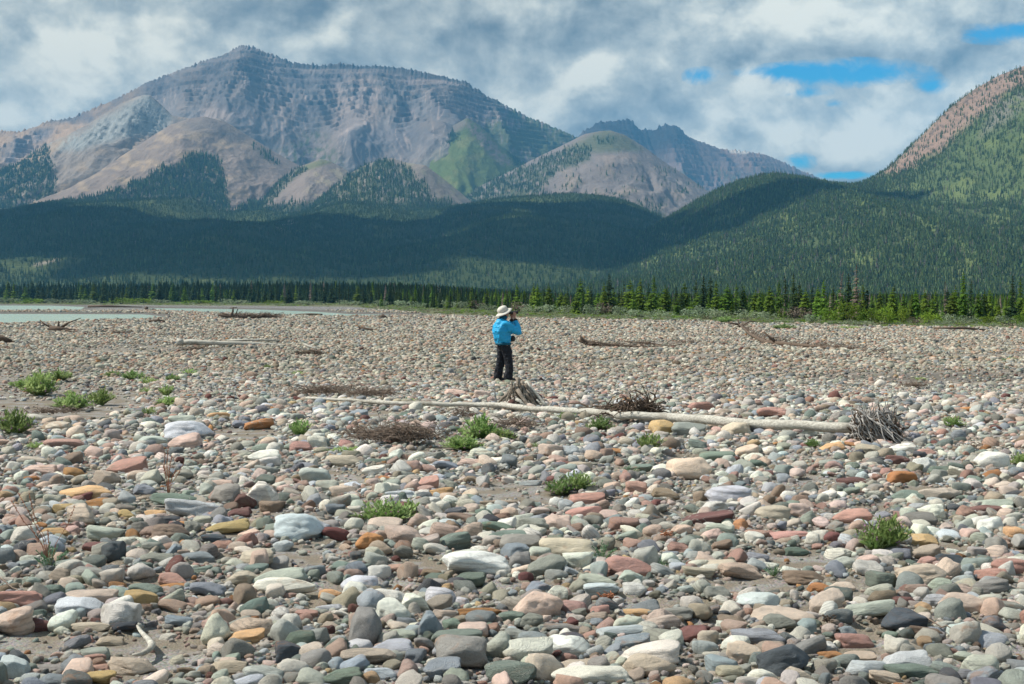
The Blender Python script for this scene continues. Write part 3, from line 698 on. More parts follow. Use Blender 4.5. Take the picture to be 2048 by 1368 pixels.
def slope_forest(key, n, h0, h1, label, dead=0.03, light=0.2):
    V, forest, PX, PY = HILLS[key]
    a, b_ = V.shape[:2]
    ex = V[1:, :-1] - V[:-1, :-1]; ey = V[:-1, 1:] - V[:-1, :-1]
    ar = np.abs(ex[..., 0] * ey[..., 1] - ex[..., 1] * ey[..., 0])
    pxc = PX[:-1, :-1]
    w = ar * forest[:-1, :-1] * (pxc > -260) * (pxc < 2320) * (V[:-1, :-1, 2] > -0.5)
    p = (w / w.sum()).ravel(); k = rng.choice(len(p), n, p=p)
    i, j = k // (b_ - 1), k % (b_ - 1); u = rng.random(n)[:, None]; v = rng.random(n)[:, None]
    P = V[i, j] * (1 - u) * (1 - v) + V[i + 1, j] * u * (1 - v) + V[i, j + 1] * (1 - u) * v + V[i + 1, j + 1] * u * v
    s = rng.uniform(h0, h1, n) * (0.75 + 0.5 * rng.random(n) ** 2)
    scl = np.stack([s * rng.uniform(.8, 1.25, n), s * rng.uniform(.8, 1.25, n), s], -1)
    rot = np.stack([np.zeros(n), np.zeros(n), rng.uniform(0, 6.28, n)], -1)
    r = rng.random(n); idx = np.where(r < dead, 5, np.where(r < dead + light, 3 + (rng.random(n) < .5), rng.integers(0, 3, n)))
    P[:, 2] -= 0.3
    inst('slope_trees', label, 'forest', P, scl, rot, idx, SLOPE)
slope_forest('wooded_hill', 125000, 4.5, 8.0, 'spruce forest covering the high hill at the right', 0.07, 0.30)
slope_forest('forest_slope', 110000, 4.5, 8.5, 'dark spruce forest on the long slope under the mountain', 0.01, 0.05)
slope_forest('wooded_fold', 30000, 6, 10, 'dark spruce forest on the fold below the wooded knoll', 0.01, 0.05)
slope_forest('brown_hill', 12000, 9, 16, 'spruce forest climbing the front of the rounded brown hill', 0.0, 0.3)
slope_forest('pale_hill', 8000, 9, 16, 'scattered spruce on the lower left of the pale scree hill', 0.0, 0.3)
slope_forest('wooded_knoll', 9000, 8, 15, 'spruce on the left half of the small knoll', 0.0, 0.3)
slope_forest('low_ridge', 5000, 8, 15, 'spruce along the edge of the low bare ridge', 0.0, 0.3)
slope_forest('dome_hill', 11000, 8, 15, 'spruce on the left flank of the rounded grey hill', 0.0, 0.2)
slope_forest('green_spur', 3000, 9, 16, 'sparse trees on the grassy green spur', 0.0, 0.2)
slope_forest('dark_spur', 1200, 9, 16, 'sparse trees on the narrow dark spur', 0.0, 0.2)

# forest floor of the valley behind the first trees
MID = []
for i, (w, lev, m) in enumerate([(0.16, 10, M_SPRD), (0.20, 9, M_SPRD), (0.14, 11, M_SPRD), (0.24, 9, M_SPR), (0.19, 10, M_SPR), (0.15, 10, M_DEAD)]):
    MID.append(small_spruce(50 + i, w, lev, 6).build('valley_spruce', [m]))
n = 36000
yy = np.sqrt(rng.uniform(150. ** 2, 1150. ** 2, n)); xx = rng.uniform(-0.44, 0.44, n) * yy
px = 1024 + xx / yy * F; py = HZ + F * CAMZ / yy
ok = py < ip(px, TREEB) - 1.2
near = (py > ip(px, TREEB) - 5); ok &= (~near | (rng.random(n) < 0.6))
xx, yy, px = xx[ok], yy[ok], px[ok]; n = len(xx)
top = np.interp(px, [0, 700, 860, 1000, 1150, 2048], [558, 560, 567, 578, 586, 586]) + 3 * fbm(px / 25, yy / 60, 3, 50)
h = (1.9 + (HZ - top) / F * yy) * (1.05 - 0.6 * rng.random(n)); h = np.minimum(h, rng.uniform(8, 14, n))
scl = np.stack([h * rng.uniform(.8, 1.2, n), h * rng.uniform(.8, 1.2, n), h], -1)
r = rng.random(n); pl0 = 0; pd = np.interp(px, [0, 800, 1200, 2048], [.01, .03, .09, .08]); pl = np.interp(px, [0, 800, 1100, 2048], [.05, .2, .45, .5]) * np.interp(yy, [150, 300, 600], [1.3, .8, .4])
idx = np.where(r < pd, 5, np.where(r < pd + pl, 3 + (rng.random(n) < .5), rng.integers(0, 3, n)))
inst('valley_forest', 'mass of spruce filling the flat valley floor behind the first trees', 'forest', np.stack([xx, yy, np.full(n, -0.05)], -1), scl,
     np.stack([rng.normal(0, .02, n), rng.normal(0, .02, n), rng.uniform(0, 6.28, n)], -1), idx, MID)
# hummocky green ground under the valley trees is hidden, the open bank in front of them is not: low plants
def tuft(seed, m, n=26, w=.5, h=1.0, spread=0.7, wid=.06):
    rd = random.Random(seed); c = MB()
    for i in range(n):
        a = rd.uniform(0, 6.28); r = w * math.sqrt(rd.random()); x, y = math.cos(a) * r, math.sin(a) * r
        hh = h * rd.uniform(.4, 1) * (1 - .5 * r / w); t = rd.uniform(0, 6.28); q = wid * rd.uniform(.6, 1.4)
        tx, ty = x * (1 + spread) + rd.uniform(-.1, .1), y * (1 + spread) + rd.uniform(-.1, .1)
        c.poly([(x - q * math.cos(t), y - q * math.sin(t), 0), (x + q * math.cos(t), y + q * math.sin(t), 0), (tx, ty, hh)])
        c.poly([(x * .8 + .1 * rd.uniform(-1, 1), y * .8, hh * .2), (tx + q * 1.6, ty, hh * .55), (tx * .9, ty + q, hh * .8)])
    return c.build('tuft', [m])
M_GRS = leaf_mat('bank_grass', (0.19, 0.21, 0.09), (0.36, 0.36, 0.22), 0.05, 0.3)
TUFT = [tuft(1, M_GRS), tuft(2, M_GRS, 30, .6), tuft(3, M_WIL, 34, .55, .9), tuft(4, M_ALD, 30, .5), tuft(5, M_DRY, 22, .6, .8)]
n = 60000
px = rng.uniform(-300, 2350, n); f = rng.random(n); py = ip(px, TREEB) - 3 + (ip(px, BANK) - ip(px, TREEB) + 3.5) * f
yy = F * CAMZ / (py - HZ); xx = (px - 1024) / F * yy
dn = fbm(px / 60, py / 2.5, 3, 44)
ok = (rng.random(n) < sst(dn - 0.5 * f + .25, -.25, .15)) & (water_sd(xx, yy) < -1.2); xx, yy, px, f = xx[ok], yy[ok], px[ok], f[ok]; n = len(xx)
h = rng.uniform(.18, .55, n) * (1.25 - .9 * f) * np.interp(yy, [90, 250, 600], [1, 1.4, 2.4])
scl = np.stack([h * 1.4, h * 1.4, h], -1); r = rng.random(n)
idx = np.where(r < .38, rng.integers(0, 2, n), np.where(r < .72, 2, np.where(r < .88, 3, 4)))
inst('bank_plants', 'low grass and grey green herbs along the wooded bank', 'ground cover', np.stack([xx, yy, gz(xx, yy)], -1), scl, np.stack([np.zeros(n), np.zeros(n), rng.uniform(0, 6.28, n)], -1), idx, TUFT)

# ------------------------------------------------------------------ single spruces
SPR = []
for i, (w, lev, br, m, lean, gap) in enumerate([(0.17, 28, 9, M_SPR, 0, .1), (0.21, 26, 10, M_SPR, .01, .1), (0.145, 30, 9, M_SPRD, 0, .12), (0.19, 28, 9, M_SPRD, .02, .15), (0.12, 30, 8, M_SPRD, -.02, .2), (0.25, 22, 10, M_SPR, 0, .05),
                                                (0.13, 24, 6, M_DEAD, 0, .3), (0.085, 24, 5, M_DEAD, .06, .4)]):
    c, t = spruce_meshes(100 + i, 1.0, w, lev, br, 3 if i < 6 else 4, lean=lean, gap=gap)
    SPR.append((c.build('crown', [m]), t.build('trunk', [M_BARK])))
TREELM = [(1005, 'the person'), (1713, 'the grey dead spruce'), (1215, 'the tall lone spruce'), (1927, 'the tallest right hand spruce'), (1421, 'the paired tall dark spruces'), (824, 'the river channel end'), (1587, 'the tallest mid bank spruce'), (560, 'the driftwood by the river'), (265, 'the bright far shore bush'), (80, 'the river stump')]
tree_specs = []; 
def plant_tree(px, top, base, kind, note=None, width=1.0):
    Y = F * CAMZ / (base - HZ); h = (base - top) / F * Y * (1.05 if px > 1000 else 1.0)
    tree_specs.append([px, top, base, kind, note, (px - 1024) / F * Y, Y, h, width])
hand = [(1182, 571, 2), (1209, 580, 1), (1218, 549, 2), (1247, 563, 4), (1265, 574, 0), (1281, 558, 0), (1297, 566, 2), (1308, 553, 0), (1331, 571, 1), (1352, 573, 2), (1361, 586, 1), (1391, 560, 4), (1407, 554, 2), (1421, 555, 3), (1432, 561, 0), (1456, 568, 1), (1473, 568, 0), (1484, 571, 2),
        (1511, 580, 1), (1525, 583, 0), (1540, 573, 1), (1558, 561, 0), (1571, 554, 4), (1587, 547, 2), (1599, 565, 3), (1611, 577, 1), (1636, 575, 1), (1647, 561, 0), (1666, 572, 4), (1681, 545, 7), (1697, 550, 2), (1713, 531, 6), (1726, 568, 0), (1735, 576, 3), (1760, 577, 1), (1774, 583, 4), (1787, 570, 3),
        (1806, 588, 1), (1824, 586, 0), (1850, 579, 1), (1858, 583, 7), (1871, 579, 0), (1893, 565, 7), (1910, 581, 1), (1927, 544, 0), (1943, 562, 4), (1966, 590, 2), (1980, 577, 0), (1994, 597, 1), (2012, 588, 0), (2025, 552, 2), (2041, 556, 0), (916, 572, 4), (942, 574, 3), (952, 578, 2), (997, 582, 0),
        (1013, 588, 1), (1034, 568, 0), (1068, 574, 0), (1088, 574, 2), (1121, 582, 1), (1136, 574, 4), (1155, 566, 2), (1166, 585, 1), (970, 585, 0), (847, 580, 0), (824, 589, 1), (868, 590, 3), (880, 584, 2), (893, 588, 0), (265, 592, 5)]
for px, top, k in hand:
    plant_tree(px, top, float(ip([px], TREEB)[0]) + random.uniform(-2.5, 1.0), k, 'tall' if top < 566 and px > 900 else None)
r2 = random.Random(4)
for q in range(122):
    px = 1040 + (2060 - 1040) * (q + r2.random()) / 122; b0 = float(ip([px], TREEB)[0])
    base = b0 + r2.uniform(-4, 1.5); plant_tree(px, base - (22 + 50 * r2.random() ** 1.4), base, r2.choice([0, 0, 0, 1, 1, 1, 1, 2, 3, 5, 5, 4]))
for q in range(107):
    px = -5 + 1040 * (q + r2.random()) / 107; b0 = float(ip([px], TREEB)[0])
    base = b0 + r2.uniform(-1.2, 0.6); t = np.interp(px, [0, 700, 860, 1040], [42, 40, 34, 40]) * r2.uniform(.72, 1.12)
    plant_tree(px, base - t, base, r2.choice([2, 2, 3, 3, 4, 0, 2]))
KN = {0: 'bright green spruce', 1: 'bushy green spruce', 2: 'dark green spruce', 3: 'broad dark spruce', 4: 'thin dark spruce', 5: 'squat bright green spruce', 6: 'grey brown dead spruce with bare fine branches', 7: 'bare leaning spruce with only a dark tip'}
ORD = ['', 'second ', 'third ', 'fourth ', 'fifth ', 'sixth ', 'seventh ', 'eighth ', 'ninth ', 'tenth ', 'eleventh ', 'twelfth ', 'thirteenth ', 'fourteenth ', 'fifteenth ', 'sixteenth ', 'seventeenth ', 'eighteenth ', 'nineteenth ', 'twentieth ']
keys = {}
for s in tree_specs:
    px, h = s[0], (s[2] - s[1])
    size = 'tall' if h > 66 else ('medium height' if h > 46 else 'short')
    if px < 840 and s[3] != 5: s.append('slender spruce in the even dark tree wall beyond the river'); continue
    lm = min(TREELM, key=lambda l: abs(l[0] - px)); 
    if s[3] == 6: s.append('tall grey brown dead spruce standing among green ones at the right'); continue
    side = 'right' if px > lm[0] else 'left'
    k = None
    own = {1218: 'tall dark lone spruce standing clear right of the person', 1587: 'tallest dark spruce at the middle of the right bank', 1927: 'tallest bright spruce near the right edge', 1421: 'broad dark tall spruce, right one of the dark pair'}.get(px) if s[4] else None
    if own: s.append(own)
    else: k = (size + ' ' + KN[s[3]], side, lm[1]); s.append(k)
    if k: keys.setdefault(k, []).append((abs(px - lm[0]), s))
for k, lst in keys.items():
    lst.sort(key=lambda a: a[0])
    for i, (d, s) in enumerate(lst):
        s[-1] = '%s%s to the %s of %s' % (ORD[min(i, 19)], k[0], k[1], k[2])
seen = {}
for s in tree_specs:
    px, top, base, kind, note, X, Y, h, wd, lab = s
    if lab in seen and not lab.startswith('slender'): lab = lab + ', the farther one'
    seen[lab] = 1
    r = empty('spruce_tree', (X, Y, gz1(X, Y) - .03), random.uniform(0, 6.28)); 
    sw = random.uniform(.7, 1.3) * (1.35 if px < 840 else 1.12); r.scale = (h * sw, h * sw, h)
    lab = ' '.join(lab.replace('grey brown dead spruce with bare fine branches', 'grey brown dead spruce').replace('bare leaning spruce with only a dark tip', 'bare leaning spruce with dark tip').split()[:16])
    tag(r, lab, 'spruce', 'spruces in the dark wall beyond the river' if px < 840 and kind != 5 else 'spruces along the right bank')
    cr, tr = SPR[kind]
    link('trunk', tr, r); link('crown', cr, r)

# willow and alder bushes at the foot of the trees
def bush_mesh(seed, m, n=420, dens=1.0):
    rd = random.Random(seed); c = MB(); t = MB(); random.seed(seed)
    lobes = [(rd.uniform(-.55, .55), rd.uniform(-.4, .4), rd.uniform(.35, .75), rd.uniform(.28, .45)) for _ in range(7)]
    for (x, y, z, r) in lobes:
        t.tube([(x * .15, y * .15, 0), (x * .55, y * .5, z * .5), (x, y, z)], .02, .006, 4)
    for i in range(int(n * dens)):
        x, y, z, r = rd.choice(lobes)
        d = Vector((rd.gauss(0, 1), rd.gauss(0, 1), rd.gauss(0, 1))).normalized() * r * rd.uniform(.55, 1.15)
        p = Vector((x, y, z)) + d
        if p.z < .02: p.z = rd.uniform(.02, .3)
        a = Vector((rd.gauss(0, 1), rd.gauss(0, 1), rd.gauss(0, .6))).normalized() * rd.uniform(.05, .09); b_ = Vector((rd.gauss(0, 1), rd.gauss(0, 1), rd.gauss(0, 1))).normalized() * .04
        c.poly([p - a, p + b_, p + a, p - b_])
    return c.build('foliage', [m]), t.build('stem', [M_BARK])
BUSH = [bush_mesh(1, M_WIL), bush_mesh(2, M_ALD, 480), bush_mesh(3, M_DRY, 330), bush_mesh(4, M_WIL, 380), bush_mesh(5, M_ALD, 420)]
BK = ['pale grey green willow bush', 'bright green leafy bush', 'brown half bare bush', 'pale grey green willow bush', 'bright green leafy bush']
bl = {}
def bush(px, base, w, hpx, k, lab=None):
    Y = F * CAMZ / (base - HZ); s = w / F * Y / 1.5; hh = hpx / F * Y
    r = empty('bush', ((px - 1024) / F * Y, Y, gz1((px - 1024) / F * Y, Y) - .03), random.uniform(-.6, .6)); r.scale = (s, s, hh)
    if not lab:
        lm = min(TREELM, key=lambda l: abs(l[0] - px)); key = (BK[k], 'right' if px > lm[0] else 'left', lm[1]); bl.setdefault(key, []).append((abs(px - lm[0]), r))
    tag(r, lab, 'bush', 'bushes at the foot of the trees')
    link('foliage', BUSH[k][0], r); link('stem', BUSH[k][1], r)
for px, base, w, hp, k in [(1695, 650, 52, 48, 1), (1745, 650, 40, 36, 1), (1772, 650, 40, 40, 1), (1806, 650, 30, 38, 1), (1860, 650, 46, 26, 1), (1590, 642, 44, 28, 2), (1567, 640, 30, 22, 2), (1612, 643, 40, 26, 2), (1653, 646, 50, 28, 4), (1210, 632, 42, 26, 2), (1188, 632, 44, 22, 3), (1246, 634, 40, 22, 0),
                           (1280, 635, 50, 16, 0), (1322, 636, 54, 16, 3), (1385, 638, 44, 20, 0), (1412, 638, 50, 24, 3), (1450, 640, 60, 20, 0), (1500, 640, 54, 20, 3), (1540, 641, 40, 18, 0), (1150, 630, 50, 18, 3), (1110, 629, 50, 20, 0), (1064, 628, 50, 18, 3), (955, 622, 40, 20, 2), (935, 621, 38, 18, 0), (900, 620, 40, 18, 3),
                           (975, 624, 44, 16, 3), (1040, 627, 40, 22, 2), (810, 615, 40, 14, 0), (840, 618, 40, 14, 3), (770, 613, 40, 12, 0), (700, 611, 50, 10, 3), (620, 610, 60, 9, 0), (540, 609, 60, 8, 4), (470, 609, 60, 10, 3), (400, 608, 60, 8, 1), (330, 608, 50, 9, 0), (285, 608, 44, 12, 1), (240, 608, 60, 12, 4), (180, 608, 60, 9, 0),
                           (120, 607, 60, 9, 3), (60, 607, 60, 10, 4), (12, 607, 60, 12, 3), (1905, 650, 40, 22, 0), (1940, 650, 44, 18, 3), (1975, 650, 44, 20, 1), (2010, 650, 40, 20, 0), (2040, 650, 40, 24, 1), (1830, 650, 40, 16, 2), (1885, 651, 40, 12, 3), (1720, 652, 60, 12, 3), (1630, 646, 40, 18, 0)]:
    bush(px, base, w, hp, k)
for k, lst in bl.items():
    lst.sort(key=lambda a: a[0])
    for i, (d, o) in enumerate(lst): o['label'] = '%s%s to the %s of %s' % (ORD[i], k[0], k[1], k[2])
# ------------------------------------------------------------------ cobbles
def ico(sub):
    bm = bmesh.new(); bmesh.ops.create_icosphere(bm, subdivisions=sub, radius=1.0)
    V = np.array([v.co[:] for v in bm.verts]); Fc = np.array([[v.index for v in f.verts] for f in bm.faces]); bm.free()
    return V, Fc
ICO = {s: ico(s) for s in (1, 2, 3, 4, 5)}
def sph_noise(D, fr, seed):
    return (pn(D[:, 0] * fr + 7.1, D[:, 1] * fr + D[:, 2] * fr * .7, seed) + pn(D[:, 1] * fr + 3.3, D[:, 2] * fr - D[:, 0] * fr * .6, seed + 3) + pn(D[:, 2] * fr - 5.2, D[:, 0] * fr * .9 + D[:, 1] * fr * .4, seed + 5)) / 1.7
def rock_dirs(D, seed, ang):
    """smooth rounded polytope: ang 0 water-worn .. 1 blocky"""
    g = np.random.default_rng(seed); k = g.integers(7, 12)
    N = g.normal(size=(k, 3)); N /= np.linalg.norm(N, axis=1)[:, None]
    N = np.concatenate([N, [[0, 0, 1], [0, 0, -1], [1, 0, 0], [-1, 0, 0], [0, 1, 0], [0, -1, 0]]])
    hgt = np.concatenate([g.uniform(.78, 1.1, k), g.uniform(.86, 1.12, 6)])
    p = 5.0 + ang * 16
    d = np.maximum(D @ N.T, 0) / hgt
    r = ((d ** p).sum(1)) ** (-1 / p)
    r = np.clip(r, .6, 1.35)
    r = r * (1 + .15 * sph_noise(D, 1.3, seed) + (.035 + .04 * ang) * sph_noise(D, 3.0, seed + 9) + (.010 + .02 * ang) * sph_noise(D, 9, seed + 17))
    V = D * r[:, None]
    for q in range(int(g.integers(0, 3)) + (2 if ang > .3 else 0)):      # broken faces
        nn = g.normal(size=3); nn[2] = abs(nn[2]) * .8; nn /= np.linalg.norm(nn); e = np.maximum(V @ nn - g.uniform(.66, .9), 0); V = V - (e * .88)[:, None] * nn
    lo, hi = V.min(0), V.max(0); V = (V - (lo + hi) / 2) / ((hi - lo) / 2)
    return V

def stone_mat(name, inst_src, simple=False):
    m, b, bs = newmat(name, 0.85, 0.15)
    if inst_src: c0 = b.node('ShaderNodeAttribute', {'attribute_name': 'icol', 'attribute_type': 'INSTANCER'}).outputs['Color']
    else: c0 = b.node('ShaderNodeObjectInfo').outputs['Color']
    rnd = b.node('ShaderNodeObjectInfo').outputs['Random']
    oc = b.node('ShaderNodeTexCoord').outputs['Object']
    off = b.node('ShaderNodeCombineXYZ', None, X=b.m('MULTIPLY', rnd, 37.0), Y=b.m('MULTIPLY', rnd, 91.0), Z=b.m('MULTIPLY', rnd, 13.0)).outputs[0]
    P = b.vm('ADD', oc, off)
    def fr(k): return b.m('FRACT', b.m('MULTIPLY', rnd, k))
    n1 = b.noise(P, 1.3, 5, 0.6, 0.4)
    if simple:
        c = b.hsv(c0, 0.5, 1.0, b.m('ADD', 0.72, b.m('MULTIPLY', n1, 0.55)))
        b.L.new(c, bs.inputs['Base Color']); return m
    n2 = b.noise(P, 5.0, 6, 0.65); n3 = b.noise(P, 24.0, 3, 0.7)
    c = b.hsv(c0, 0.5, b.m('ADD', 0.85, b.m('MULTIPLY', n2, 0.35)), b.m('ADD', 0.30, b.m('ADD', b.m('MULTIPLY', n1, 0.62), b.m('ADD', b.m('MULTIPLY', n2, 0.50), b.m('MULTIPLY', n3, 0.28)))))
    # a second tint in large patches: rusty or grey
    pat = b.m('MULTIPLY', b.ss(b.noise(P, 0.9, 6, 0.62, 0.8), 0.52, 0.68), b.ss(fr(5.7), 0.45, 0.75))
    tint = b.mix(b.ss(fr(3.3), .45, .55), (0.36, 0.30, 0.22), (0.40, 0.20, 0.10))
    c = b.mix(b.m('MULTIPLY', pat, 0.45), c, tint)
    # crystals and pits
    vo = b.node('ShaderNodeTexVoronoi', None, Vector=P, Scale=16.0)
    spk = b.m('MULTIPLY', b.ss(n3, 0.56, 0.66), b.m('MULTIPLY', b.ss(fr(9.1), 0.35, 0.8), 0.7))
    c = b.mix(spk, c, (0.06, 0.06, 0.06))
    spw = b.m('MULTIPLY', b.ss(n3, 0.43, 0.33), b.m('MULTIPLY', b.ss(fr(4.9), 0.4, 0.9), 0.5))
    c = b.mix(spw, c, (0.62, 0.60, 0.54))
    # veins
    vn = b.m('ABSOLUTE', b.m('SUBTRACT', b.noise(P, 0.7, 2, 0.5, 0.4), 0.5))
    vein = b.m('MULTIPLY', b.ss(vn, 0.010, 0.002), b.ss(fr(11.3), 0.82, 0.86))
    c = b.mix(b.m('MULTIPLY', vein, 0.5), c, (0.5, 0.47, 0.41))
    # bedding
    sz = b.node('ShaderNodeSeparateXYZ', None, Vector=P).outputs[2]
    bed = b.m('SINE', b.m('ADD', b.m('MULTIPLY', sz, 16.0), b.m('MULTIPLY', n1, 9.0)))
    c = b.mix(b.m('MULTIPLY', b.m('MULTIPLY', b.ss(bed, 0.2, 0.9), b.ss(fr(7.7), 0.7, 0.8)), 0.28), c, (0.12, 0.10, 0.09))
    b.L.new(c, bs.inputs['Base Color'])
    b.L.new(b.m('ADD', 0.66, b.m('MULTIPLY', n2, 0.3)), bs.inputs['Roughness'])
    hgt = b.m('ADD', b.m('MULTIPLY', n2, 0.7), b.m('ADD', b.m('MULTIPLY', n3, 0.35), b.m('MULTIPLY', vo.outputs['Distance'], b.m('MULTIPLY', b.ss(fr(2.9), .6, .9), 0.6))))
    bump = b.node('ShaderNodeBump', None, Strength=0.85, Distance=0.03, Height=hgt)
    b.L.new(bump.outputs[0], bs.inputs['Normal'])
    return m
M_ST = stone_mat('stone', False); M_STI = stone_mat('stone_many', True); M_STF = stone_mat('stone_far', True, True)
NPR = 26
ANG = [.1, .2, .3, .1, .35, .3, .6, .9, .2, .05, .4, .8, .2, .3, .1, .4, .6, 1.0, .25, .15, .4, .7, .3, .2, .9, .4]
PROTO = [mesh('stone', rock_dirs(ICO[4][0], 300 + i, ANG[i]), ICO[4][1], [M_ST]) for i in range(NPR)]
PR_N = [mesh('stone_near', rock_dirs(ICO[3][0], 300 + i, ANG[i]), ICO[3][1], [M_STI]) for i in range(NPR)]
PR_M = [mesh('stone_mid', rock_dirs(ICO[2][0], 300 + i, ANG[i]), ICO[2][1], [M_STI]) for i in range(12)]
PR_F = [mesh('stone_far', rock_dirs(ICO[2][0], 400 + i, .4), ICO[2][1], [M_STF], True) for i in range(6)]
ROUND = [i for i in range(NPR) if ANG[i] <= .4]; BLOCK = [i for i in range(NPR) if ANG[i] > .5]

C = {'W': ((.68, .65, .56), 'cream white'), 'p': ((.56, .435, .35), 'pale pink'), 'P': ((.44, .265, .215), 'dusty pink'), 'O': ((.42, .21, .10), 'orange'), 'o': ((.58, .36, .20), 'pale orange'), 'Y': ((.46, .33, .17), 'yellow ochre'),
     'G': ((.175, .215, .175), 'dark green'), 'g': ((.40, .42, .35), 'grey green'), 'B': ((.25, .275, .295), 'blue grey'), 'b': ((.48, .505, .50), 'pale blue grey'), 'K': ((.085, .095, .105), 'slate black'),
     'R': ((.17, .09, .08), 'maroon'), 'T': ((.24, .175, .13), 'brown'), 't': ((.45, .385, .30), 'beige'), 'N': ((.25, .245, .215), 'olive grey')}
# stones measured in three enlargements of the photograph: x, y, width, height, colour (capital X marks a blocky one)
TA = '''330,90,140,38,p 285,138,125,50,tX 505,112,85,40,tX 880,105,130,50,g 915,155,220,95,bX 895,205,150,70,p 1060,80,115,28,o 1250,118,135,45,OX 1160,118,80,35,B 310,222,175,55,P 730,205,135,50,g 1450,228,110,52,P 1530,205,95,65,W
1275,270,145,55,W 1300,300,100,50,W 1285,338,110,45,N 610,325,180,70,P 675,370,105,50,p 515,385,120,70,t 160,305,130,45,t 185,350,160,50,p 152,392,65,32,O 240,385,105,45,B 415,440,230,75,o 470,480,135,40,O 695,422,100,50,B 1065,412,140,50,p 1090,460,150,90,NX
1270,455,130,105,WX 1180,480,100,70,RX 1310,500,110,60,T 840,485,230,55,G 935,530,260,80,b 1145,552,120,45,R 750,537,100,45,o 610,552,85,45,Y 395,558,145,90,p 810,568,120,38,K 315,522,120,42,Y 510,630,170,75,g 680,622,90,65,NX 825,640,165,75,TX 930,620,70,60,N
1085,617,215,50,Y 1035,655,125,38,K 1450,625,235,125,bX 1520,370,140,90,g 1580,410,110,60,g 110,660,140,85,W 265,645,130,45,o 1060,695,110,55,P 455,722,115,48,R 540,745,115,90,KX 185,750,100,55,T 605,688,105,42,W 735,722,120,50,NX 750,780,165,52,N 955,752,155,50,B
1235,770,170,70,tX 360,810,215,45,g 425,855,175,60,N 130,800,100,35,b 970,835,100,35,G 1155,855,150,65,tX 1350,848,250,85,g 1370,905,300,80,W 1300,932,105,65,TX 840,860,165,60,P 845,893,150,40,O 1000,925,165,65,B 700,925,150,55,G 235,925,155,45,G 90,965,200,70,P
440,960,240,65,p 380,1000,205,75,bX 680,975,150,90,YX 65,1055,185,130,p 575,1040,180,120,WX 600,1098,115,40,K 440,1100,190,38,t 390,1138,125,38,P 530,1140,120,45,t 860,1070,125,45,B 1215,1100,210,85,p 1190,1150,160,60,o 450,1200,155,55,g 445,1238,125,42,P
640,1255,210,85,tX 640,1285,105,50,B 455,1280,145,45,P 235,1280,140,50,N 65,1300,130,100,bX 480,1345,150,60,Y 1390,1215,120,95,KX 1450,1165,140,80,G 1600,1195,170,65,G 1270,1340,190,90,g 1550,1330,280,75,t 1095,1300,170,65,t 1590,995,120,60,b 1590,940,110,45,o 1475,1035,110,42,P 1210,1040,100,40,t'''
TB = '''100,55,200,65,t 285,125,125,50,W 290,75,125,35,G 915,25,140,55,W 1420,18,120,60,b 1330,15,150,70,tX 1675,18,135,40,O 635,45,130,45,N 840,80,120,45,p 710,100,145,50,B 1490,98,135,45,t 1835,105,140,55,G 1985,95,150,60,W 610,205,110,85,P 670,248,150,55,o 360,165,90,22,O
1200,178,130,30,b 1530,265,200,70,P 1825,222,135,75,P 105,220,150,55,p 125,275,130,50,p 440,262,160,45,b 1020,310,210,40,p 1020,335,100,28,W 1510,370,195,65,P 1750,450,185,70,P 760,345,130,60,K 790,400,155,52,T 350,450,180,75,p 460,515,210,105,p 615,470,120,55,W 710,470,180,80,p
260,545,150,90,OX 760,525,170,100,GX 1010,450,190,70,G 1230,452,210,80,N 1345,440,170,95,p 1150,380,130,50,g 1075,515,220,55,G 1140,560,220,90,N 1115,600,160,80,B 1420,565,320,130,t 800,615,220,70,W 890,670,370,140,W 1135,650,120,95,N 1255,620,130,80,g 1290,690,225,105,N 1485,655,170,100,W
1770,675,290,130,P 855,740,155,95,G 205,765,220,100,b 165,805,150,95,W 380,840,200,90,W 390,670,150,50,P 590,695,160,45,R 620,718,110,40,T 1240,795,160,75,BX 1355,850,120,95,WX 1615,820,190,75,b 1590,770,220,60,g 1790,755,130,65,gX 1245,915,260,150,pX 905,950,235,55,O 1090,975,150,60,G
1205,1000,130,75,NX 530,900,160,95,WX 400,940,200,120,W 480,985,140,70,BX 690,970,150,60,t 225,1065,185,215,N 620,1045,130,150,BX 745,1035,110,80,G 865,1045,180,105,p 430,1095,190,70,gX 770,1105,290,95,G 795,1190,280,170,N 400,1170,220,90,b 255,1225,300,90,t 65,1160,150,80,G
1090,1310,290,115,G 690,1295,200,110,B 1185,1180,280,115,W 1420,1130,250,125,WX 1460,1240,235,80,t 1110,1080,130,55,g 1070,1130,125,45,t 1900,1210,330,120,W 1890,1270,280,110,t 1960,1010,230,80,t 1960,1075,230,110,N 1795,1130,200,70,B 1840,955,180,50,o 1605,938,115,50,P 1560,1330,430,110,W
1700,1355,280,70,p 100,1340,230,80,G 330,1320,180,60,b 1385,1045,200,50,N 1740,1065,290,60,b 1480,955,95,50,N'''
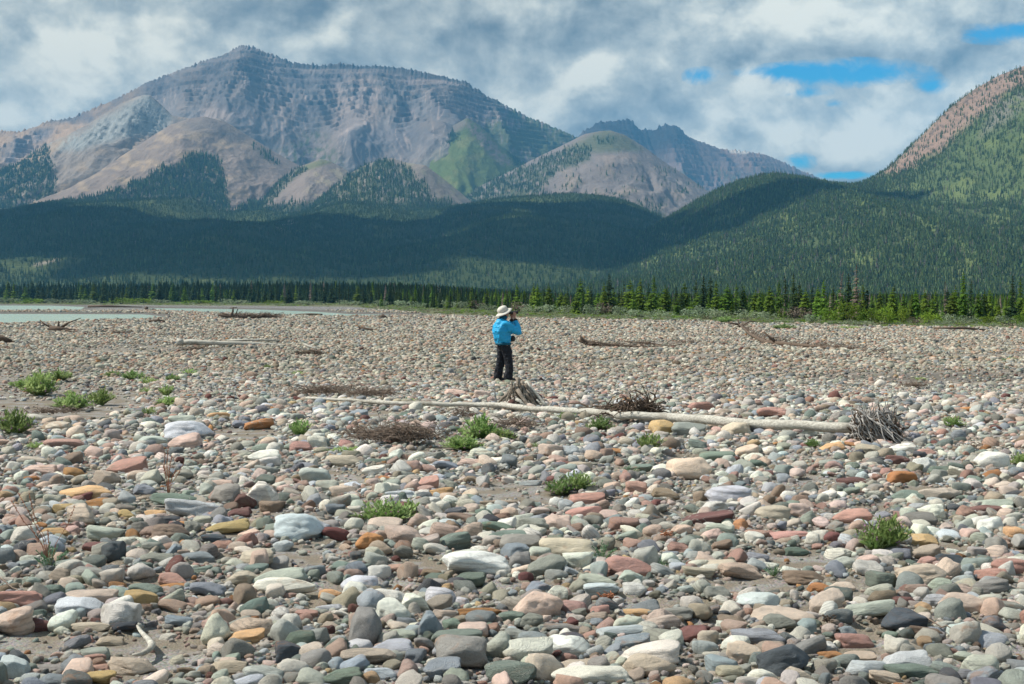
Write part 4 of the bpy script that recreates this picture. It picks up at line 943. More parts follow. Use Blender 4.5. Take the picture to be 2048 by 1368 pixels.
TC = '''60,128,115,70,Y 185,138,150,60,N 415,145,130,60,t 245,40,120,45,P 590,70,140,50,P 230,215,90,50,G 325,262,180,50,G 465,245,110,60,p 870,228,115,40,o 960,218,80,25,O 190,330,200,105,p 1190,282,100,45,R 1210,245,130,50,W 1060,245,130,45,tX 1325,262,90,40,P 1320,315,110,70,WX 1410,342,120,40,G
1640,310,145,80,W 1210,385,130,60,O 1645,375,85,35,O 375,455,205,80,b 75,455,130,50,T 980,390,150,45,R 1240,470,150,50,GX 1390,465,200,60,t 300,530,145,60,WX 590,555,155,70,t 720,540,100,70,p 970,570,175,65,P 720,490,80,60,T 280,590,230,65,R 335,640,125,55,g 150,640,90,45,p 515,655,125,50,P
660,650,190,50,PX 1355,535,130,70,WX 1600,525,190,55,R 1660,505,180,60,g 1275,590,190,65,N 1310,605,130,40,G 980,660,110,45,t 1295,672,170,55,YX 905,730,120,50,WX 700,722,120,42,G 145,728,115,50,P 345,715,100,45,T 520,750,100,40,B 1640,615,125,60,W 1760,660,100,60,o 1325,735,140,70,t
1330,780,90,50,P 1460,785,150,50,K 340,795,160,65,t 435,815,200,80,p 430,845,185,60,W 925,805,115,60,g 1040,795,110,50,p 1060,825,140,65,W 1120,865,145,80,GX 1310,858,240,100,tX 1735,815,170,70,P 745,845,200,70,TX 240,835,160,45,t 820,900,115,45,O 920,895,120,45,p 1500,865,110,45,b
1395,912,110,60,gX 1640,915,160,60,N 1650,855,140,55,PX 850,985,160,100,t 525,975,200,70,b 540,985,195,35,N 1050,1025,260,65,g 1220,985,110,35,R 620,1030,285,80,tX 400,1050,140,60,TX 330,935,120,60,N 435,930,100,40,T 620,1075,160,70,N 1230,1080,215,90,KX 1520,995,220,85,p 1710,1010,160,50,N
200,1110,180,80,RX 980,1140,165,70,P 520,1150,240,75,B 865,1215,115,55,O 445,1225,160,90,pX 575,1205,130,60,t 1005,1225,150,60,t 350,1270,170,95,BX 645,1265,245,145,KX 710,1345,150,80,t 1230,1265,210,85,b 1040,1305,180,70,b 1260,1320,240,65,G 1135,1345,160,50,p 390,1320,130,50,t 100,1030,200,55,N
1395,985,150,60,b 1330,1135,150,50,T'''
TD = '370,275,115,50,B 135,275,95,45,W 655,275,70,35,G 1150,165,100,60,p 975,150,140,45,p 1190,185,60,40,W'
TF = '755,510,140,60,P 1010,550,100,45,t 1290,368,60,25,O'
TG = '1385,640,170,55,t 555,478,90,35,g 1185,755,110,50,t'
LM = [(1770, 1075, 'the bushy herb at the right'), (780, 1020, 'the wide herb clump left of centre'), (1140, 962, 'the low round herb with purple flowers'), (1300, 890, 'the loose herb below the long log'), (1770, 850, 'the root ball of the long log'), (960, 860, 'the big herb clump below the stump'), (780, 880, 'the brown twig heap'),
      (600, 855, 'the single herb left of the twig heap'), (290, 1275, 'the white curved stick'), (110, 1110, 'the red stalked plant'), (335, 950, 'the thin rusty stalks'), (30, 850, 'the herb at the left edge'), (1036, 790, 'the weathered stump'), (1550, 1140, 'the thin bluish herb low on the right'), (1205, 1105, 'the blue green sprig by the red boulder'),
      (963, 1225, 'the long bright orange stone'), (1255, 1131, 'the big red boulder'), (955, 1129, 'the big white slab'), (1838, 1080, 'the yellow wedge stone'), (602, 1060, 'the big blue white boulder'), (727, 1264, 'the upright split stone'), (239, 1232, 'the cream block beside the curved stick'), (1568, 1325, 'the big black block at the bottom'), (1383, 1261, 'the brick red block'),
      (1844, 1156, 'the pale square block'), (922, 1307, 'the dark leaning slab'), (1022, 1348, 'the green boulder at the bottom edge'), (1705, 1274, 'the flat reddish brown stone'), (27, 1238, 'the pink grey boulder at the left edge'), (447, 858, 'the two toned boulder in the upper left'), (1378, 940, 'the humped pale pink stone'), (1232, 866, 'the pink dome stone under the log'),
      (500, 850, 'the orange lichen stone')]
stones = []      # px, py, w, h, code, blocky
def parse(txt, sc, ox, oy):
    for tok in txt.split():
        a = tok.split(','); x, y, w, h = [float(v) / sc for v in a[:4]]; x += ox; y += oy
        if any(math.hypot((x - s[0]) / max(w, s[2]), (y - s[1]) / max(h, s[3])) < .42 for s in stones): continue
        stones.append([x, y, w, h, a[4][0], len(a[4]) > 1])
parse(TB, 2.923, 650, 900); parse(TA, 2.409, 0, 800); parse(TC, 2.409, 1300, 800); parse(TD, 3.151, 600, 740); parse(TF, 2.926, 1150, 640); parse(TG, 2.926, 0, 560)
parse('320,150,150,70,P', 2.926, 1080, 820)
print('measured stones', len(stones))
stones = stones[:300]
occ = []      # ground discs taken: x, y, rx, ry
labs = {}; placed = []
rs = random.Random(9)
for (x, y, w, h, code, blk) in stones:
    y = min(y, 1372)
    zc = 0.06; hv = h / 2; 
    for it in range(3):
        Y = F * (CAMZ - zc) / (y - HZ); a = w / 2 / F * Y; hw = hv / F * Y
        th = (CAMZ - zc) / Y; bdep = min(a * .85, hw * 1.6 if not blk else a * .8); cdep = math.sqrt(max((hw ** 2 - (bdep * th) ** 2), (hw * .55) ** 2))
        zc = cdep * .72
    X = (x - 1024) / F * Y; z = gz1(X, Y) + zc
    pi = rs.choice(BLOCK if blk else ROUND)
    if code == 'N' and h > 60 and w < 70: pi = 8
    o = link('cobble', PROTO[pi], None, (X, Y, z))
    yaw = rs.choice([0, math.pi]) + rs.uniform(-.22, .22)
    o.rotation_euler = (rs.uniform(-.10, .06), rs.uniform(-.14, .14), yaw)
    o.scale = (a * 1.10, bdep * 1.1, cdep * 1.18)
    c = C[code][0]; v = rs.uniform(1.12, 1.35); o.color = tuple(min(.85, k * v * rs.uniform(.96, 1.04)) for k in c) + (1,)
    occ.append((X, Y, a, bdep)); placed.append((o, x, y, w, h, code, blk))
def lab_of(p):
    o, x, y, w, h, code, blk = p
    size = 'large' if w > 78 else ('medium' if w > 52 else 'small')
    shp = ('blocky' if blk else ('rounded' if h / w > .5 else ('oval' if h / w > .36 else 'flat')))
    return size, C[code][1], shp
for p in placed:
    o, x, y = p[:3]
    own = [l for l in LM[15:] if math.hypot((l[0] - x) / max(p[3], 20), (l[1] - y) / max(p[4], 14)) < .30]
    size, cn, shp = lab_of(p)
    cands = [l for l in LM if l not in own]
    l = min(cands, key=lambda l: math.hypot(l[0] - x, (l[1] - y) * 2.0))
    dx, dy = x - l[0], (y - l[1]) * 2.0
    if abs(dx) > 2.2 * abs(dy): d = 'right of' if dx > 0 else 'left of'
    elif abs(dy) > 2.2 * abs(dx): d = 'in front of' if dy > 0 else 'behind'
    else: d = ('in front and ' if dy > 0 else 'behind and ') + ('right of' if dx > 0 else 'left of')
    if own and own[0][2] not in labs:
        ref = own[0][2].replace('the ', '', 1); labs[own[0][2]] = 1
        o['label'] = '%s, %s %s' % (ref, d.replace('in front and', 'in front and to the').replace('behind and', 'behind and to the') if 'and' in d else d, l[2])
        o['_own'] = 1
    else:
        labs.setdefault((size, cn, shp, d, l[2]), []).append((math.hypot(dx, dy), o))
for k, lst in labs.items():
    if isinstance(lst, int): continue
    lst.sort(key=lambda a: a[0]); size, cn, shp, d, l = k
    d = d.replace('in front and', 'in front and to the').replace('behind and', 'behind and to the')
    for i, (q, o) in enumerate(lst):
        o['label'] = '%s%s %s %s cobble %s %s' % ('' if i == 0 else ORD[i], size, cn, shp, d, l)
for p in placed:
    o = p[0]
    if '_own' in o: del o['_own']
    w_ = o['label'].split()
    if len(w_) > 16: o['label'] = ' '.join(w_[:16])
    tag(o, None, 'stone', 'cobbles of the river bar')

# ---- everything smaller: packed by dart throwing, one object of stuff
PAL = [(.60, .575, .50), (.50, .48, .41), (.38, .36, .30), (.48, .37, .30), (.42, .29, .235), (.36, .22, .18), (.36, .37, .32), (.26, .29, .25), (.16, .19, .165), (.27, .295, .31), (.44, .465, .46), (.20, .21, .22), (.10, .105, .11), (.16, .075, .065), (.40, .21, .10), (.45, .32, .19), (.24, .18, .135), (.30, .26, .20), (.55, .45, .38), (.22, .215, .19), (.34, .31, .28)]
PW = np.array([17, 15, 10, 11, 7, 4, 9, 7, 4, 7, 7, 6, 3, 1.6, .9, 1.1, 5, 8, 9, 7, 9.0]); PW /= PW.sum(); PALN = np.array(PAL) * 1.28
pts = []; grid = {}
CELL = .45
def blocked(x, y, r, f):
    gx, gy = int(math.floor(x / CELL)), int(math.floor(y / CELL))
    for i in (gx - 1, gx, gx + 1):
        for j in (gy - 1, gy, gy + 1):
            for (a, b_, q) in grid.get((i, j), ()):
                if (a - x) ** 2 + (b_ - y) ** 2 < ((q + r) * f) ** 2: return True
    return False
def put(x, y, r): grid.setdefault((int(math.floor(x / CELL)), int(math.floor(y / CELL))), []).append((x, y, r))
for (x, y, a, b_) in occ:
    k = max(1, int(round(a / max(b_, .02))))
    for q in range(k):
        put(x + (q - (k - 1) / 2) * a * 1.4 / max(k, 1), y, min(b_, .28) if k > 1 else (a + b_) / 2)
for (x, y, w, h) in [(1770, 1100, 60, 0), (780, 1040, 110, 0), (1140, 975, 80, 0), (1300, 903, 50, 0), (925, 892, 60, 0), (970, 880, 90, 0), (1200, 860, 40, 0), (600, 872, 40, 0), (1205, 1124, 30, 0), (30, 872, 60, 0), (78, 788, 40, 0), (145, 814, 60, 0), (200, 803, 40, 0), (100, 1140, 30, 0), (336, 990, 30, 0), (1325, 1134, 20, 0), (1548, 1150, 30, 0), (1625, 893, 20, 0), (780, 890, 130, 0), (1750, 885, 90, 0), (1040, 815, 80, 0), (1008, 768, 50, 0), (1270, 850, 100, 0)]:
    Y = F * CAMZ / (y - HZ); k = max(1, int(w / 30)); u = w / F * Y
    for q in range(k): put((x - 1024) / F * Y + (q - (k - 1) / 2) * u / k, Y, u / k * .5)
for q in range(60):
    t = q / 59; x = 615 + t * 1090; Y = np.interp(x, [612, 870, 1240, 1706], [28.0, 26.4, 23.8, 21.6]); put((x - 1024) / F * Y, Y, .10)
def throw(n, y0, y1, r0, r1, f, sand_keep, patch=None):
    Yr = np.sqrt(rng.uniform(y0 ** 2, y1 ** 2, n)); Xr = rng.uniform(-1, 1, n) * (Yr * .385 + .6)
    px = 1024 + Xr / Yr * F; py = HZ + F * CAMZ / Yr
    sm = sand_mask(px, py); rr = r0 * (r1 / r0) ** (rng.random(n) ** 1.5)
    keep = rng.random(n) < (1 - sm * (1 - sand_keep))
    Z = gz(Xr, Yr)
    for x, y, r, k, z in zip(Xr.tolist(), Yr.tolist(), rr.tolist(), keep.tolist(), Z.tolist()):
        if not k or blocked(x, y, r, f): continue
        put(x, y, r); pts.append((x, y, z, r))
throw(1100, 15, 27, .075, .105, .84, .0)
throw(1500, 6.3, 15, .062, .078, .84, .0)
throw(12000, 6.3, 28, .036, .066, .84, .02)
throw(60000, 6.3, 30, .020, .038, .84, .03)
throw(100000, 6.3, 19, .010, .022, .90, .08)
n_near = len(pts)
throw(500, 26, 46, .07, .11, .85, .0)
throw(3500, 27, 35, .045, .080, .85, .0)
throw(50000, 27, 40, .030, .060, .74, .04)
throw(50000, 27, 40, .020, .032, .76, .10)
print('packed stones', n_near, len(pts))
A = np.array(pts); n = len(A)
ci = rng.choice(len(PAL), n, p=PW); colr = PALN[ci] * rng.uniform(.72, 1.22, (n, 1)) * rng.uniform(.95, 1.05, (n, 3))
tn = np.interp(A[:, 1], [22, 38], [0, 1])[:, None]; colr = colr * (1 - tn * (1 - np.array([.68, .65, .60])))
def scales(r):
    n = len(r); el = rng.uniform(1.0, 1.55, n); fl = rng.uniform(.42, .86, n); fl = np.where(rng.random(n) < .1, fl * 1.3, fl)
    a = r * np.sqrt(el) * 1.12; b_ = r / np.sqrt(el) * 1.12; c = b_ * fl * 1.15
    return np.stack([a, b_, c], -1)
S = scales(A[:, 3]); P = A[:, :3].copy(); P[:, 2] += S[:, 2] * rng.uniform(.10, .6, n)
rot = np.stack([rng.normal(0, .26, n), rng.normal(0, .26, n), np.where(rng.random(n) < .6, rng.normal(0, .5, n), rng.uniform(0, 6.28, n))], -1)
m_ = (A[:, 1] < 17) & (A[:, 3] > .026)
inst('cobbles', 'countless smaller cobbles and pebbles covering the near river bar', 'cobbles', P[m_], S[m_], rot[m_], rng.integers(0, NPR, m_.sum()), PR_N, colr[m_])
m2 = ~m_
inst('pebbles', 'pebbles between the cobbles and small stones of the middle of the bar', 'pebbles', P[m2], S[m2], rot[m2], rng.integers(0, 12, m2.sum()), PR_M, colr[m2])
# middle and far part of the bar
def spread(name, label, n, y0, y1, pw, r0, r1, rp, protos, grow=0.0):
    Yr = y0 + (y1 - y0) * rng.random(n) ** pw; Xr = rng.uniform(-.40, .40, n) * Yr; px = 1024 + Xr / Yr * F; py = HZ + F * CAMZ / Yr
    ok = (water_sd(Xr, np.maximum(Yr, 60.)) < -.3) & (py > ip(px, BANK) + .5 + 2.5 * (rng.random(n) - .3)) & (rng.random(n) > .93 * sand_mask(px, py) * (Yr < 60))
    # sorted streaks of coarser and finer stones
    band = fbm(Xr / 9.0, Yr / 5.0, 3, 23); ok &= rng.random(n) < 0.50 + 0.95 * band
    Xr, Yr, band = Xr[ok], Yr[ok], band[ok]; n = len(Xr)
    r = r0 * (r1 / r0) ** (rng.random(n) ** rp) * (1 + grow * (Yr - y0)) * (1 + .5 * band); S = scales(r); Z = gz(Xr, Yr) + S[:, 2] * rng.uniform(.0, .6, n)
    ci = rng.choice(len(PAL), n, p=PW)
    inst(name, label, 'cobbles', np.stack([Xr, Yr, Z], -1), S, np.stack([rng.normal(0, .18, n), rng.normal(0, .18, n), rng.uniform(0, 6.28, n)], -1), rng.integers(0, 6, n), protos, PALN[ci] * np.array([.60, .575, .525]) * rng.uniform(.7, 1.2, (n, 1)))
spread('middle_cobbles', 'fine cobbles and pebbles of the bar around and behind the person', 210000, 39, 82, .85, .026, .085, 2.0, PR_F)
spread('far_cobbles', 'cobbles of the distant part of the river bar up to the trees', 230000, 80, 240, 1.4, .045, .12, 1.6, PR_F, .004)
# ------------------------------------------------------------------ driftwood
def wood_mat(name, c1, c2, c3):
    m, b, bs = newmat(name, 0.85, 0.15)
    oc = b.node('ShaderNodeTexCoord').outputs['Object']
    st = b.noise(b.vm('MULTIPLY', oc, (1.2, 14, 14)), 3.0, 6, .7)
    n = b.noise(oc, 2.2, 5, .6)
    c = b.mix(b.ss(st, .35, .65), c1, c2); c = b.mix(b.m('MULTIPLY', b.ss(n, .52, .68), .6), c, c3)
    b.L.new(c, bs.inputs['Base Color'])
    bu = b.node('ShaderNodeBump', None, Strength=.8, Distance=.012, Height=st); b.L.new(bu.outputs[0], bs.inputs['Normal'])
    return m
M_LOG = wood_mat('bleached_wood', (.34, .315, .265), (.60, .57, .49), (.22, .195, .155))
M_ROOT = wood_mat('root_wood', (.17, .135, .10), (.34, .29, .235), (.10, .08, .065))
M_GREYR = wood_mat('grey_root', (.28, .26, .235), (.46, .44, .41), (.20, .18, .16))
M_DARKW = wood_mat('dark_wood', (.085, .06, .045), (.17, .125, .09), (.06, .045, .035))
M_TWIG = wood_mat('twigs', (.17, .125, .095), (.30, .235, .185), (.12, .09, .07))
def w3(px, py, z=0.0):        # point over the ground seen at this place, raised by z
    Y = F * (CAMZ - z) / (py - HZ); return ((px - 1024) / F * Y, Y, z)
def at(px, py, Y):            # point at a given distance
    return ((px - 1024) / F * Y, Y, CAMZ - (py - HZ) / F * Y)
def wig(p0, p1, n, amp, rd):
    p0, p1 = Vector(p0), Vector(p1); out = []; off = Vector((0, 0, 0))
    for i in range(n + 1):
        t = i / n; off = off * .7 + Vector((rd.uniform(-1, 1), rd.uniform(-1, 1), rd.uniform(-1, 1))) * amp
        out.append(p0.lerp(p1, t) + off * (1 if 0 < i else 0))
    return out
def rel(mb_pts, o): return [Vector(p) - o for p in mb_pts]

# the long pale trunk
rd = random.Random(3); random.seed(3)
YL = [(612, 796, 28.3), (700, 800, 27.6), (780, 806, 27.0), (870, 808, 26.6), (950, 809, 26.3), (1000, 811, 26.0), (1060, 817, 25.4), (1120, 820, 25.0), (1180, 824, 24.6), (1240, 831, 24.0), (1330, 834, 23.6), (1400, 839, 23.2), (1480, 845, 22.7), (1560, 849, 22.3), (1640, 853, 22.0), (1706, 856, 21.8)]
YL = [(x, y, F * (CAMZ - (.10 + .07 * i / 15)) / (y - HZ)) for i, (x, y, _) in enumerate(YL)]
rads = [.022, .03, .035, .038, .040, .043, .046, .050, .053, .056, .064, .066, .064, .066, .066, .070]
base = Vector(at(*YL[8]))
root = empty('driftwood_log', (base.x, base.y, 0)); o0 = Vector((base.x, base.y, 0))
tag(root, 'long pale driftwood trunk lying across the cobbles, root ball at its right end', 'driftwood')
mb = MB(); P_ = [Vector(at(*p)) + Vector((0, 0, .0)) for p in YL]; mb.tube(rel([P_[k].lerp(P_[k + 1], q / 3) + Vector((0, rd.uniform(-.012, .012), rd.uniform(-.008, .008))) for k in range(15) for q in range(3)] + [P_[15]], o0), [(rads[k] + (rads[k + 1] - rads[k]) * q / 3) * rd.uniform(.9, 1.12) for k in range(15) for q in range(3)] + [rads[15]], 0, 10, jit=.08)
tr = link('trunk', mb.build('trunk', [M_LOG]), root)
for (px, py, Y, dx, dz) in [(993, 806, 24.2, -.02, .36), (1093, 815, 23.6, .1, .15), (1470, 842, 20.6, .08, .16), (1378, 836, 20.9, -.06, .10)]:
    mb = MB(); p = Vector(at(px, py + 4, Y)); mb.tube(rel(wig(p, p + Vector((dx, -.05, dz)), 4, .012, rd), o0), .02, .006, 5); link('branch', mb.build('branch', [M_GREYR]), root)
mb = MB(); mb.tube(rel([at(1003, 809, 24.0), at(1030, 815, 23.6), at(1055, 826, 23.1), at(1070, 838, 22.4)], o0), [.05, .055, .045, .015], 0, 8); link('branch', mb.build('branch', [M_LOG]), root)
# root ball
mb = MB(); cb = Vector(at(1748, 856, 18.9)); cb.z = .22
for i in range(150):
    d = Vector((rd.uniform(-1, 1.0), rd.uniform(-.8, .8), rd.uniform(-.8, 1))).normalized() * rd.uniform(.18, .33)
    s = Vector(at(1702, 856, 19.0)) + Vector((rd.uniform(0, .25), rd.uniform(-.15, .15), rd.uniform(-.15, .15)))
    e = cb + Vector((d.x * .95 + .02, d.y * .9, d.z * .85 - .02)); e.z = max(e.z, .02)
    mb.tube(rel(wig(s, e, 5, .035, rd), o0), rd.uniform(.012, .03), .005, 4)
for i in range(60):
    s = cb + Vector((rd.uniform(-.33, .2), rd.uniform(-.25, .1), rd.uniform(.0, .25))); e = s + Vector((rd.uniform(.02, .40), rd.uniform(-.3, .1), rd.uniform(-.50, -.15))); e.z = max(e.z, .0)
    mb.tube(rel(wig(s, e, 5, .02, rd), o0), rd.uniform(.006, .015), .004, 4)
for i in range(26):
    s = cb + Vector((rd.uniform(-.2, .3), rd.uniform(-.1, .1), .1)); e = s + Vector((rd.uniform(-.12, .12), rd.uniform(-.1, .1), rd.uniform(.12, .30)))
    mb.tube(rel(wig(s, e, 5, .015, rd), o0), rd.uniform(.008, .014), .003, 4)
link('root_ball', mb.build('root_ball', [M_GREYR]), root)
mb = MB()
for i in range(110):
    s = cb + Vector((rd.uniform(-.25, .34), rd.uniform(-.1, .25), rd.uniform(-.22, .12))); e = s + Vector((rd.uniform(-.2, .2), rd.uniform(-.2, .2), rd.uniform(-.2, .2))); e.z = max(e.z, .0)
    mb.tube(rel(wig(s, e, 4, .03, rd), o0), rd.uniform(.012, .035), .006, 4)
link('roots', mb.build('roots', [M_DARKW]), root)

# dark tangle resting over the middle of the trunk
def tangle(name, label, c0, size, n, mat, r0=.012, up=.35, cat='driftwood', group=None, seed=1, arch=True, length=.5):
    rd = random.Random(seed); random.seed(seed); c0 = Vector(c0); mb = MB()
    for i in range(n):
        s = Vector((rd.gauss(0, .38) * size[0], rd.gauss(0, .38) * size[1], abs(rd.gauss(0, .35)) * size[2]))
        d = Vector((rd.uniform(-1, 1), rd.uniform(-.6, .6), rd.uniform(-.35, .6) * up * 2)).normalized() * length * rd.uniform(.4, 1.1)
        e = s + d; e.z = max(e.z, .0)
        pts = wig(s, e, 5, length * .05, rd)
        if arch:
            for k, p in enumerate(pts): p.z += math.sin(k / 5 * math.pi) * length * .12
        mb.tube(pts, r0 * rd.uniform(.5, 1.5), r0 * .3, 4)
        if rd.random() < .6:
            q = pts[rd.randint(1, 4)]; mb.tube(wig(q, q + Vector((rd.uniform(-1, 1), rd.uniform(-.5, .5), rd.uniform(-.1, .8))) * length * .4, 3, length * .03, rd), r0 * .5, r0 * .2, 3)
    o = link(name, mb.build(name, [mat]), None, c0)
    return tag(o, label, cat, group)
p = at(1275, 838, 21.6); tangle('root_tangle', 'dark tangled roots lying over the middle of the long pale trunk', (p[0], p[1], .12), (.46, .22, .30), 130, M_DARKW, .013, .5, seed=5, length=.34)
p = at(1215, 832, 22.3); tangle('dead_branch', 'arched dark dead branch on the trunk left of the root tangle', (p[0], p[1], .1), (.35, .15, .12), 22, M_DARKW, .014, .3, seed=6, length=.6)

# weathered split stump beside the person
rd = random.Random(8); random.seed(8)
b0 = Vector(px2w(1040, 812)); root = empty('driftwood_stump', b0); tag(root, 'weathered grey tree stump with splayed split roots at the feet of the person', 'driftwood')
Ys = 24.9
def spl(px0, py0, px1, py1, r0, r1, n, dy0=0, dy1=0):
    return rel([Vector(at(px0 + (px1 - px0) * t / n, py0 + (py1 - py0) * t / n, Ys + dy0 + (dy1 - dy0) * t / n)) + Vector((rd.uniform(-.012, .012), rd.uniform(-.02, .02), rd.uniform(-.012, .012))) for t in range(n + 1)], b0)
mb = MB()
for i in range(30):
    t = i / 29; x0 = 1022 + t * 36 + rd.uniform(-5, 5); y0 = 757 + abs(t - .35) * 30 + rd.uniform(-4, 16); x1 = 1016 + t * 74 + rd.uniform(-6, 6); y1 = 798 + rd.uniform(-8, 26)
    mb.tube(spl(x0, y0, x1, y1, 0, 0, 5, rd.uniform(-.15, .15), rd.uniform(-.2, .1)), rd.uniform(.012, .03), rd.uniform(.008, .022), 5, jit=.3)
link('stump_wood', mb.build('stump_wood', [M_ROOT]), root)
for (x0, y0, x1, y1, r0, r1, a, c) in [(1052, 765, 1096, 815, .035, .03, .1, -.1), (1035, 780, 1084, 848, .04, .025, -.1, -.5), (1040, 772, 1070, 812, .04, .035, .0, -.15), (1030, 798, 1008, 812, .05, .02, -.1, -.2), (1026, 775, 994, 810, .04, .02, 0, .1), (1030, 778, 1002, 806, .035, .02, .1, .2), (1034, 798, 1052, 812, .035, .02, -.2, -.3), (1060, 822, 1090, 850, .03, .015, -.3, -.6), (1066, 820, 1100, 840, .02, .012, -.3, -.5)]:
    mb = MB(); mb.tube(spl(x0, y0, x1, y1, 0, 0, 6, a, c), r0, r1, 7, jit=.15); link('root', mb.build('root', [M_LOG if r0 != .04 else M_ROOT]), root)

# mid-distance driftwood
def log(name, label, pts, rad, mat, branches=(), seed=1, group=None):
    rd = random.Random(seed); random.seed(seed); P = [Vector(p) for p in pts]; o0 = Vector((P[0].x, P[0].y, 0))
    r = empty(name, o0); tag(r, label, 'driftwood', group)
    mb = MB(); mb.tube(rel(P, o0), rad, 0, 8, jit=.08); link('trunk', mb.build('trunk', [mat]), r)
    for bl in branches:
        mb = MB(); mb.tube(rel(bl[0], o0), bl[1], bl[2], 6); link('branch', mb.build('branch', [bl[3] if len(bl) > 3 else mat]), r)
    return r, o0
def A2(lst, Y): return [at(a, b_, Y * (.94 if Y < 130 else 1)) for a, b_ in lst]
r, _ = log('driftwood_log', 'smooth bleached log behind the herbs at the left, its thick end to the left', A2([(358, 686), (380, 684), (430, 686), (500, 687), (560, 690), (610, 694)], 61), [.10, .12, .10, .08, .05, .03], M_LOG, [([at(354, 684, 57), at(366, 684.5, 57)], .16, .13, M_LOG)], 21)
log('driftwood_pole', 'thin pale pole lying behind the bleached log at the left', A2([(455, 681), (500, 680), (560, 681)], 64), [.04, .05, .03], M_LOG, (), 22)
log('driftwood_pole', 'forked thin pale pole right of the bleached log', A2([(607, 688), (630, 698), (660, 700), (682, 699)], 57), [.04, .05, .05, .02], M_LOG, (), 23)
r, o0 = log('dead_tree', 'dark fallen dead tree with bushy twigs along the right gravel', [at(1478, 648, 78), at(1500, 668, 71), at(1530, 684, 60.5), at(1560, 687, 58.5), at(1620, 692, 55), at(1690, 698, 52), at(1765, 703, 50)], [.05, .07, .10, .09, .06, .04, .015], M_DARKW,
    [([at(1552, 684, 59), at(1541, 676, 59), at(1528, 664, 59)], .08, .03), ([at(1541, 676, 59), at(1560, 675, 59)], .03, .01), ([at(1480, 650, 78), at(1462, 646, 78), at(1450, 645, 78)], .06, .02), ([at(1484, 652, 77.5), at(1500, 642, 77.5), at(1512, 644, 77.5)], .06, .02), ([at(1480, 655, 77.5), at(1476, 640, 77.5)], .07, .03)], 24)
mb = MB(); rd = random.Random(30); random.seed(30)
for i in range(420):
    t = rd.random(); k = int(t * 5.99); q = t * 6 - k; L = [at(1478, 648, 78), at(1500, 668, 71), at(1530, 684, 60.5), at(1560, 687, 58.5), at(1620, 692, 55), at(1690, 698, 52), at(1765, 703, 50)]
    s = Vector(L[k]).lerp(Vector(L[k + 1]), q); e = s + Vector((rd.uniform(-.1, .5), rd.uniform(-.4, .4), rd.uniform(-.1, .42) * (1 - .4 * t)))
    mb.tube(rel(wig(s, e, 3, .04, rd), o0), .016, .006, 3)
link('twigs', mb.build('twigs', [M_TWIG]), r)
r, o0 = log('dead_tree', 'dark thin fallen tree with an upturned root end right of the person', A2([(1160, 678), (1175, 686), (1220, 690), (1280, 694), (1348, 700)], 58.5), [.12, .10, .07, .05, .02], M_DARKW, [(A2([(1172, 686), (1163, 678), (1160, 670)], 58.4), .07, .03), (A2([(1176, 688), (1195, 688), (1185, 682)], 58), .05, .02)], 25)
mb = MB(); rd = random.Random(31)
for i in range(120):
    s = Vector(at(1165 + rd.random() * 180, 684 + rd.random() * 12, 54)); e = s + Vector((rd.uniform(-.2, .6), rd.uniform(-.3, .3), rd.uniform(-.06, .16))); mb.tube(rel(wig(s, e, 3, .03, rd), o0), .012, .005, 3)
link('twigs', mb.build('twigs', [M_TWIG]), r)
log('driftwood_pole', 'thin dark branch lying behind the fallen tree right of the person', A2([(1248, 682), (1290, 686), (1330, 691), (1380, 694)], 61), [.02, .04, .04, .02], M_DARKW, [(A2([(1290, 686), (1310, 682)], 61), .03, .01)], 26)
r, o0 = log('dead_tree', 'driftwood tree with raised bent branches at the edge of the river channel', A2([(437, 629), (452, 632), (480, 634), (520, 635), (556, 637)], 134), [.14, .16, .13, .08, .03], M_DARKW,
    [(A2([(462, 633), (466, 622), (466, 614)], 134), .14, .05), (A2([(460, 616), (474, 615)], 134), .05, .03), (A2([(470, 632), (476, 617)], 134), .07, .04), (A2([(460, 632), (446, 627), (436, 632)], 134), .12, .05)], 27)
mb = MB(); rd = random.Random(33)
for i in range(260):
    s = Vector(at(468 + rd.random() * 84, 630 + rd.random() * 6, 134)); s.z = max(s.z, .1); e = s + Vector((rd.uniform(-.8, 1.), rd.uniform(-.6, .6), rd.uniform(-.1, .45))); mb.tube(rel(wig(s, e, 3, .08, rd), o0), .035, .015, 3)
link('twigs', mb.build('twigs', [M_TWIG]), r)
r, o0 = log('driftwood_stump', 'dark upturned stump with spreading bare roots beside the left river channel', A2([(100, 658), (120, 659), (150, 662)], 86), [.20, .18, .08], M_DARKW,
    [(A2([(117, 657), (117, 642)], 86), .09, .04), (A2([(122, 655), (135, 646), (162, 636)], 86), .07, .02), (A2([(104, 656), (88, 648), (80, 640), (80, 645)], 86), .06, .02), (A2([(112, 658), (95, 658)], 86), .10, .05), (A2([(124, 655), (133, 650), (138, 645)], 86), .05, .02), (A2([(110, 656), (100, 650)], 86), .06, .03), (A2([(130, 660), (165, 667), (195, 668)], 84), .05, .02)], 28)
log('driftwood_log', 'small dark log by the water between stump and raised branches', A2([(298, 642), (318, 641), (330, 643)], 118), [.1, .12, .05], M_DARKW, [(A2([(317, 641), (317, 636)], 118), .1, .05)], 29)
log('driftwood_log', 'low dark log on the river shoal in the far channel', A2([(176, 613), (215, 613), (284, 615)], 318), [.3, .35, .15], M_DARKW, [(A2([(292, 620), (294, 613)], 240), .4, .2)], 34)
log('driftwood_log', 'long dark log in the right hand river channel', A2([(588, 630), (620, 629), (645, 629)], 165), [.12, .16, .10], M_DARKW, (), 35)
log('driftwood_log', 'reddish dark stump at the tip of the right hand river channel', A2([(757, 636), (766, 634), (776, 638)], 136), [.2, .3, .1], M_DARKW, (), 36)
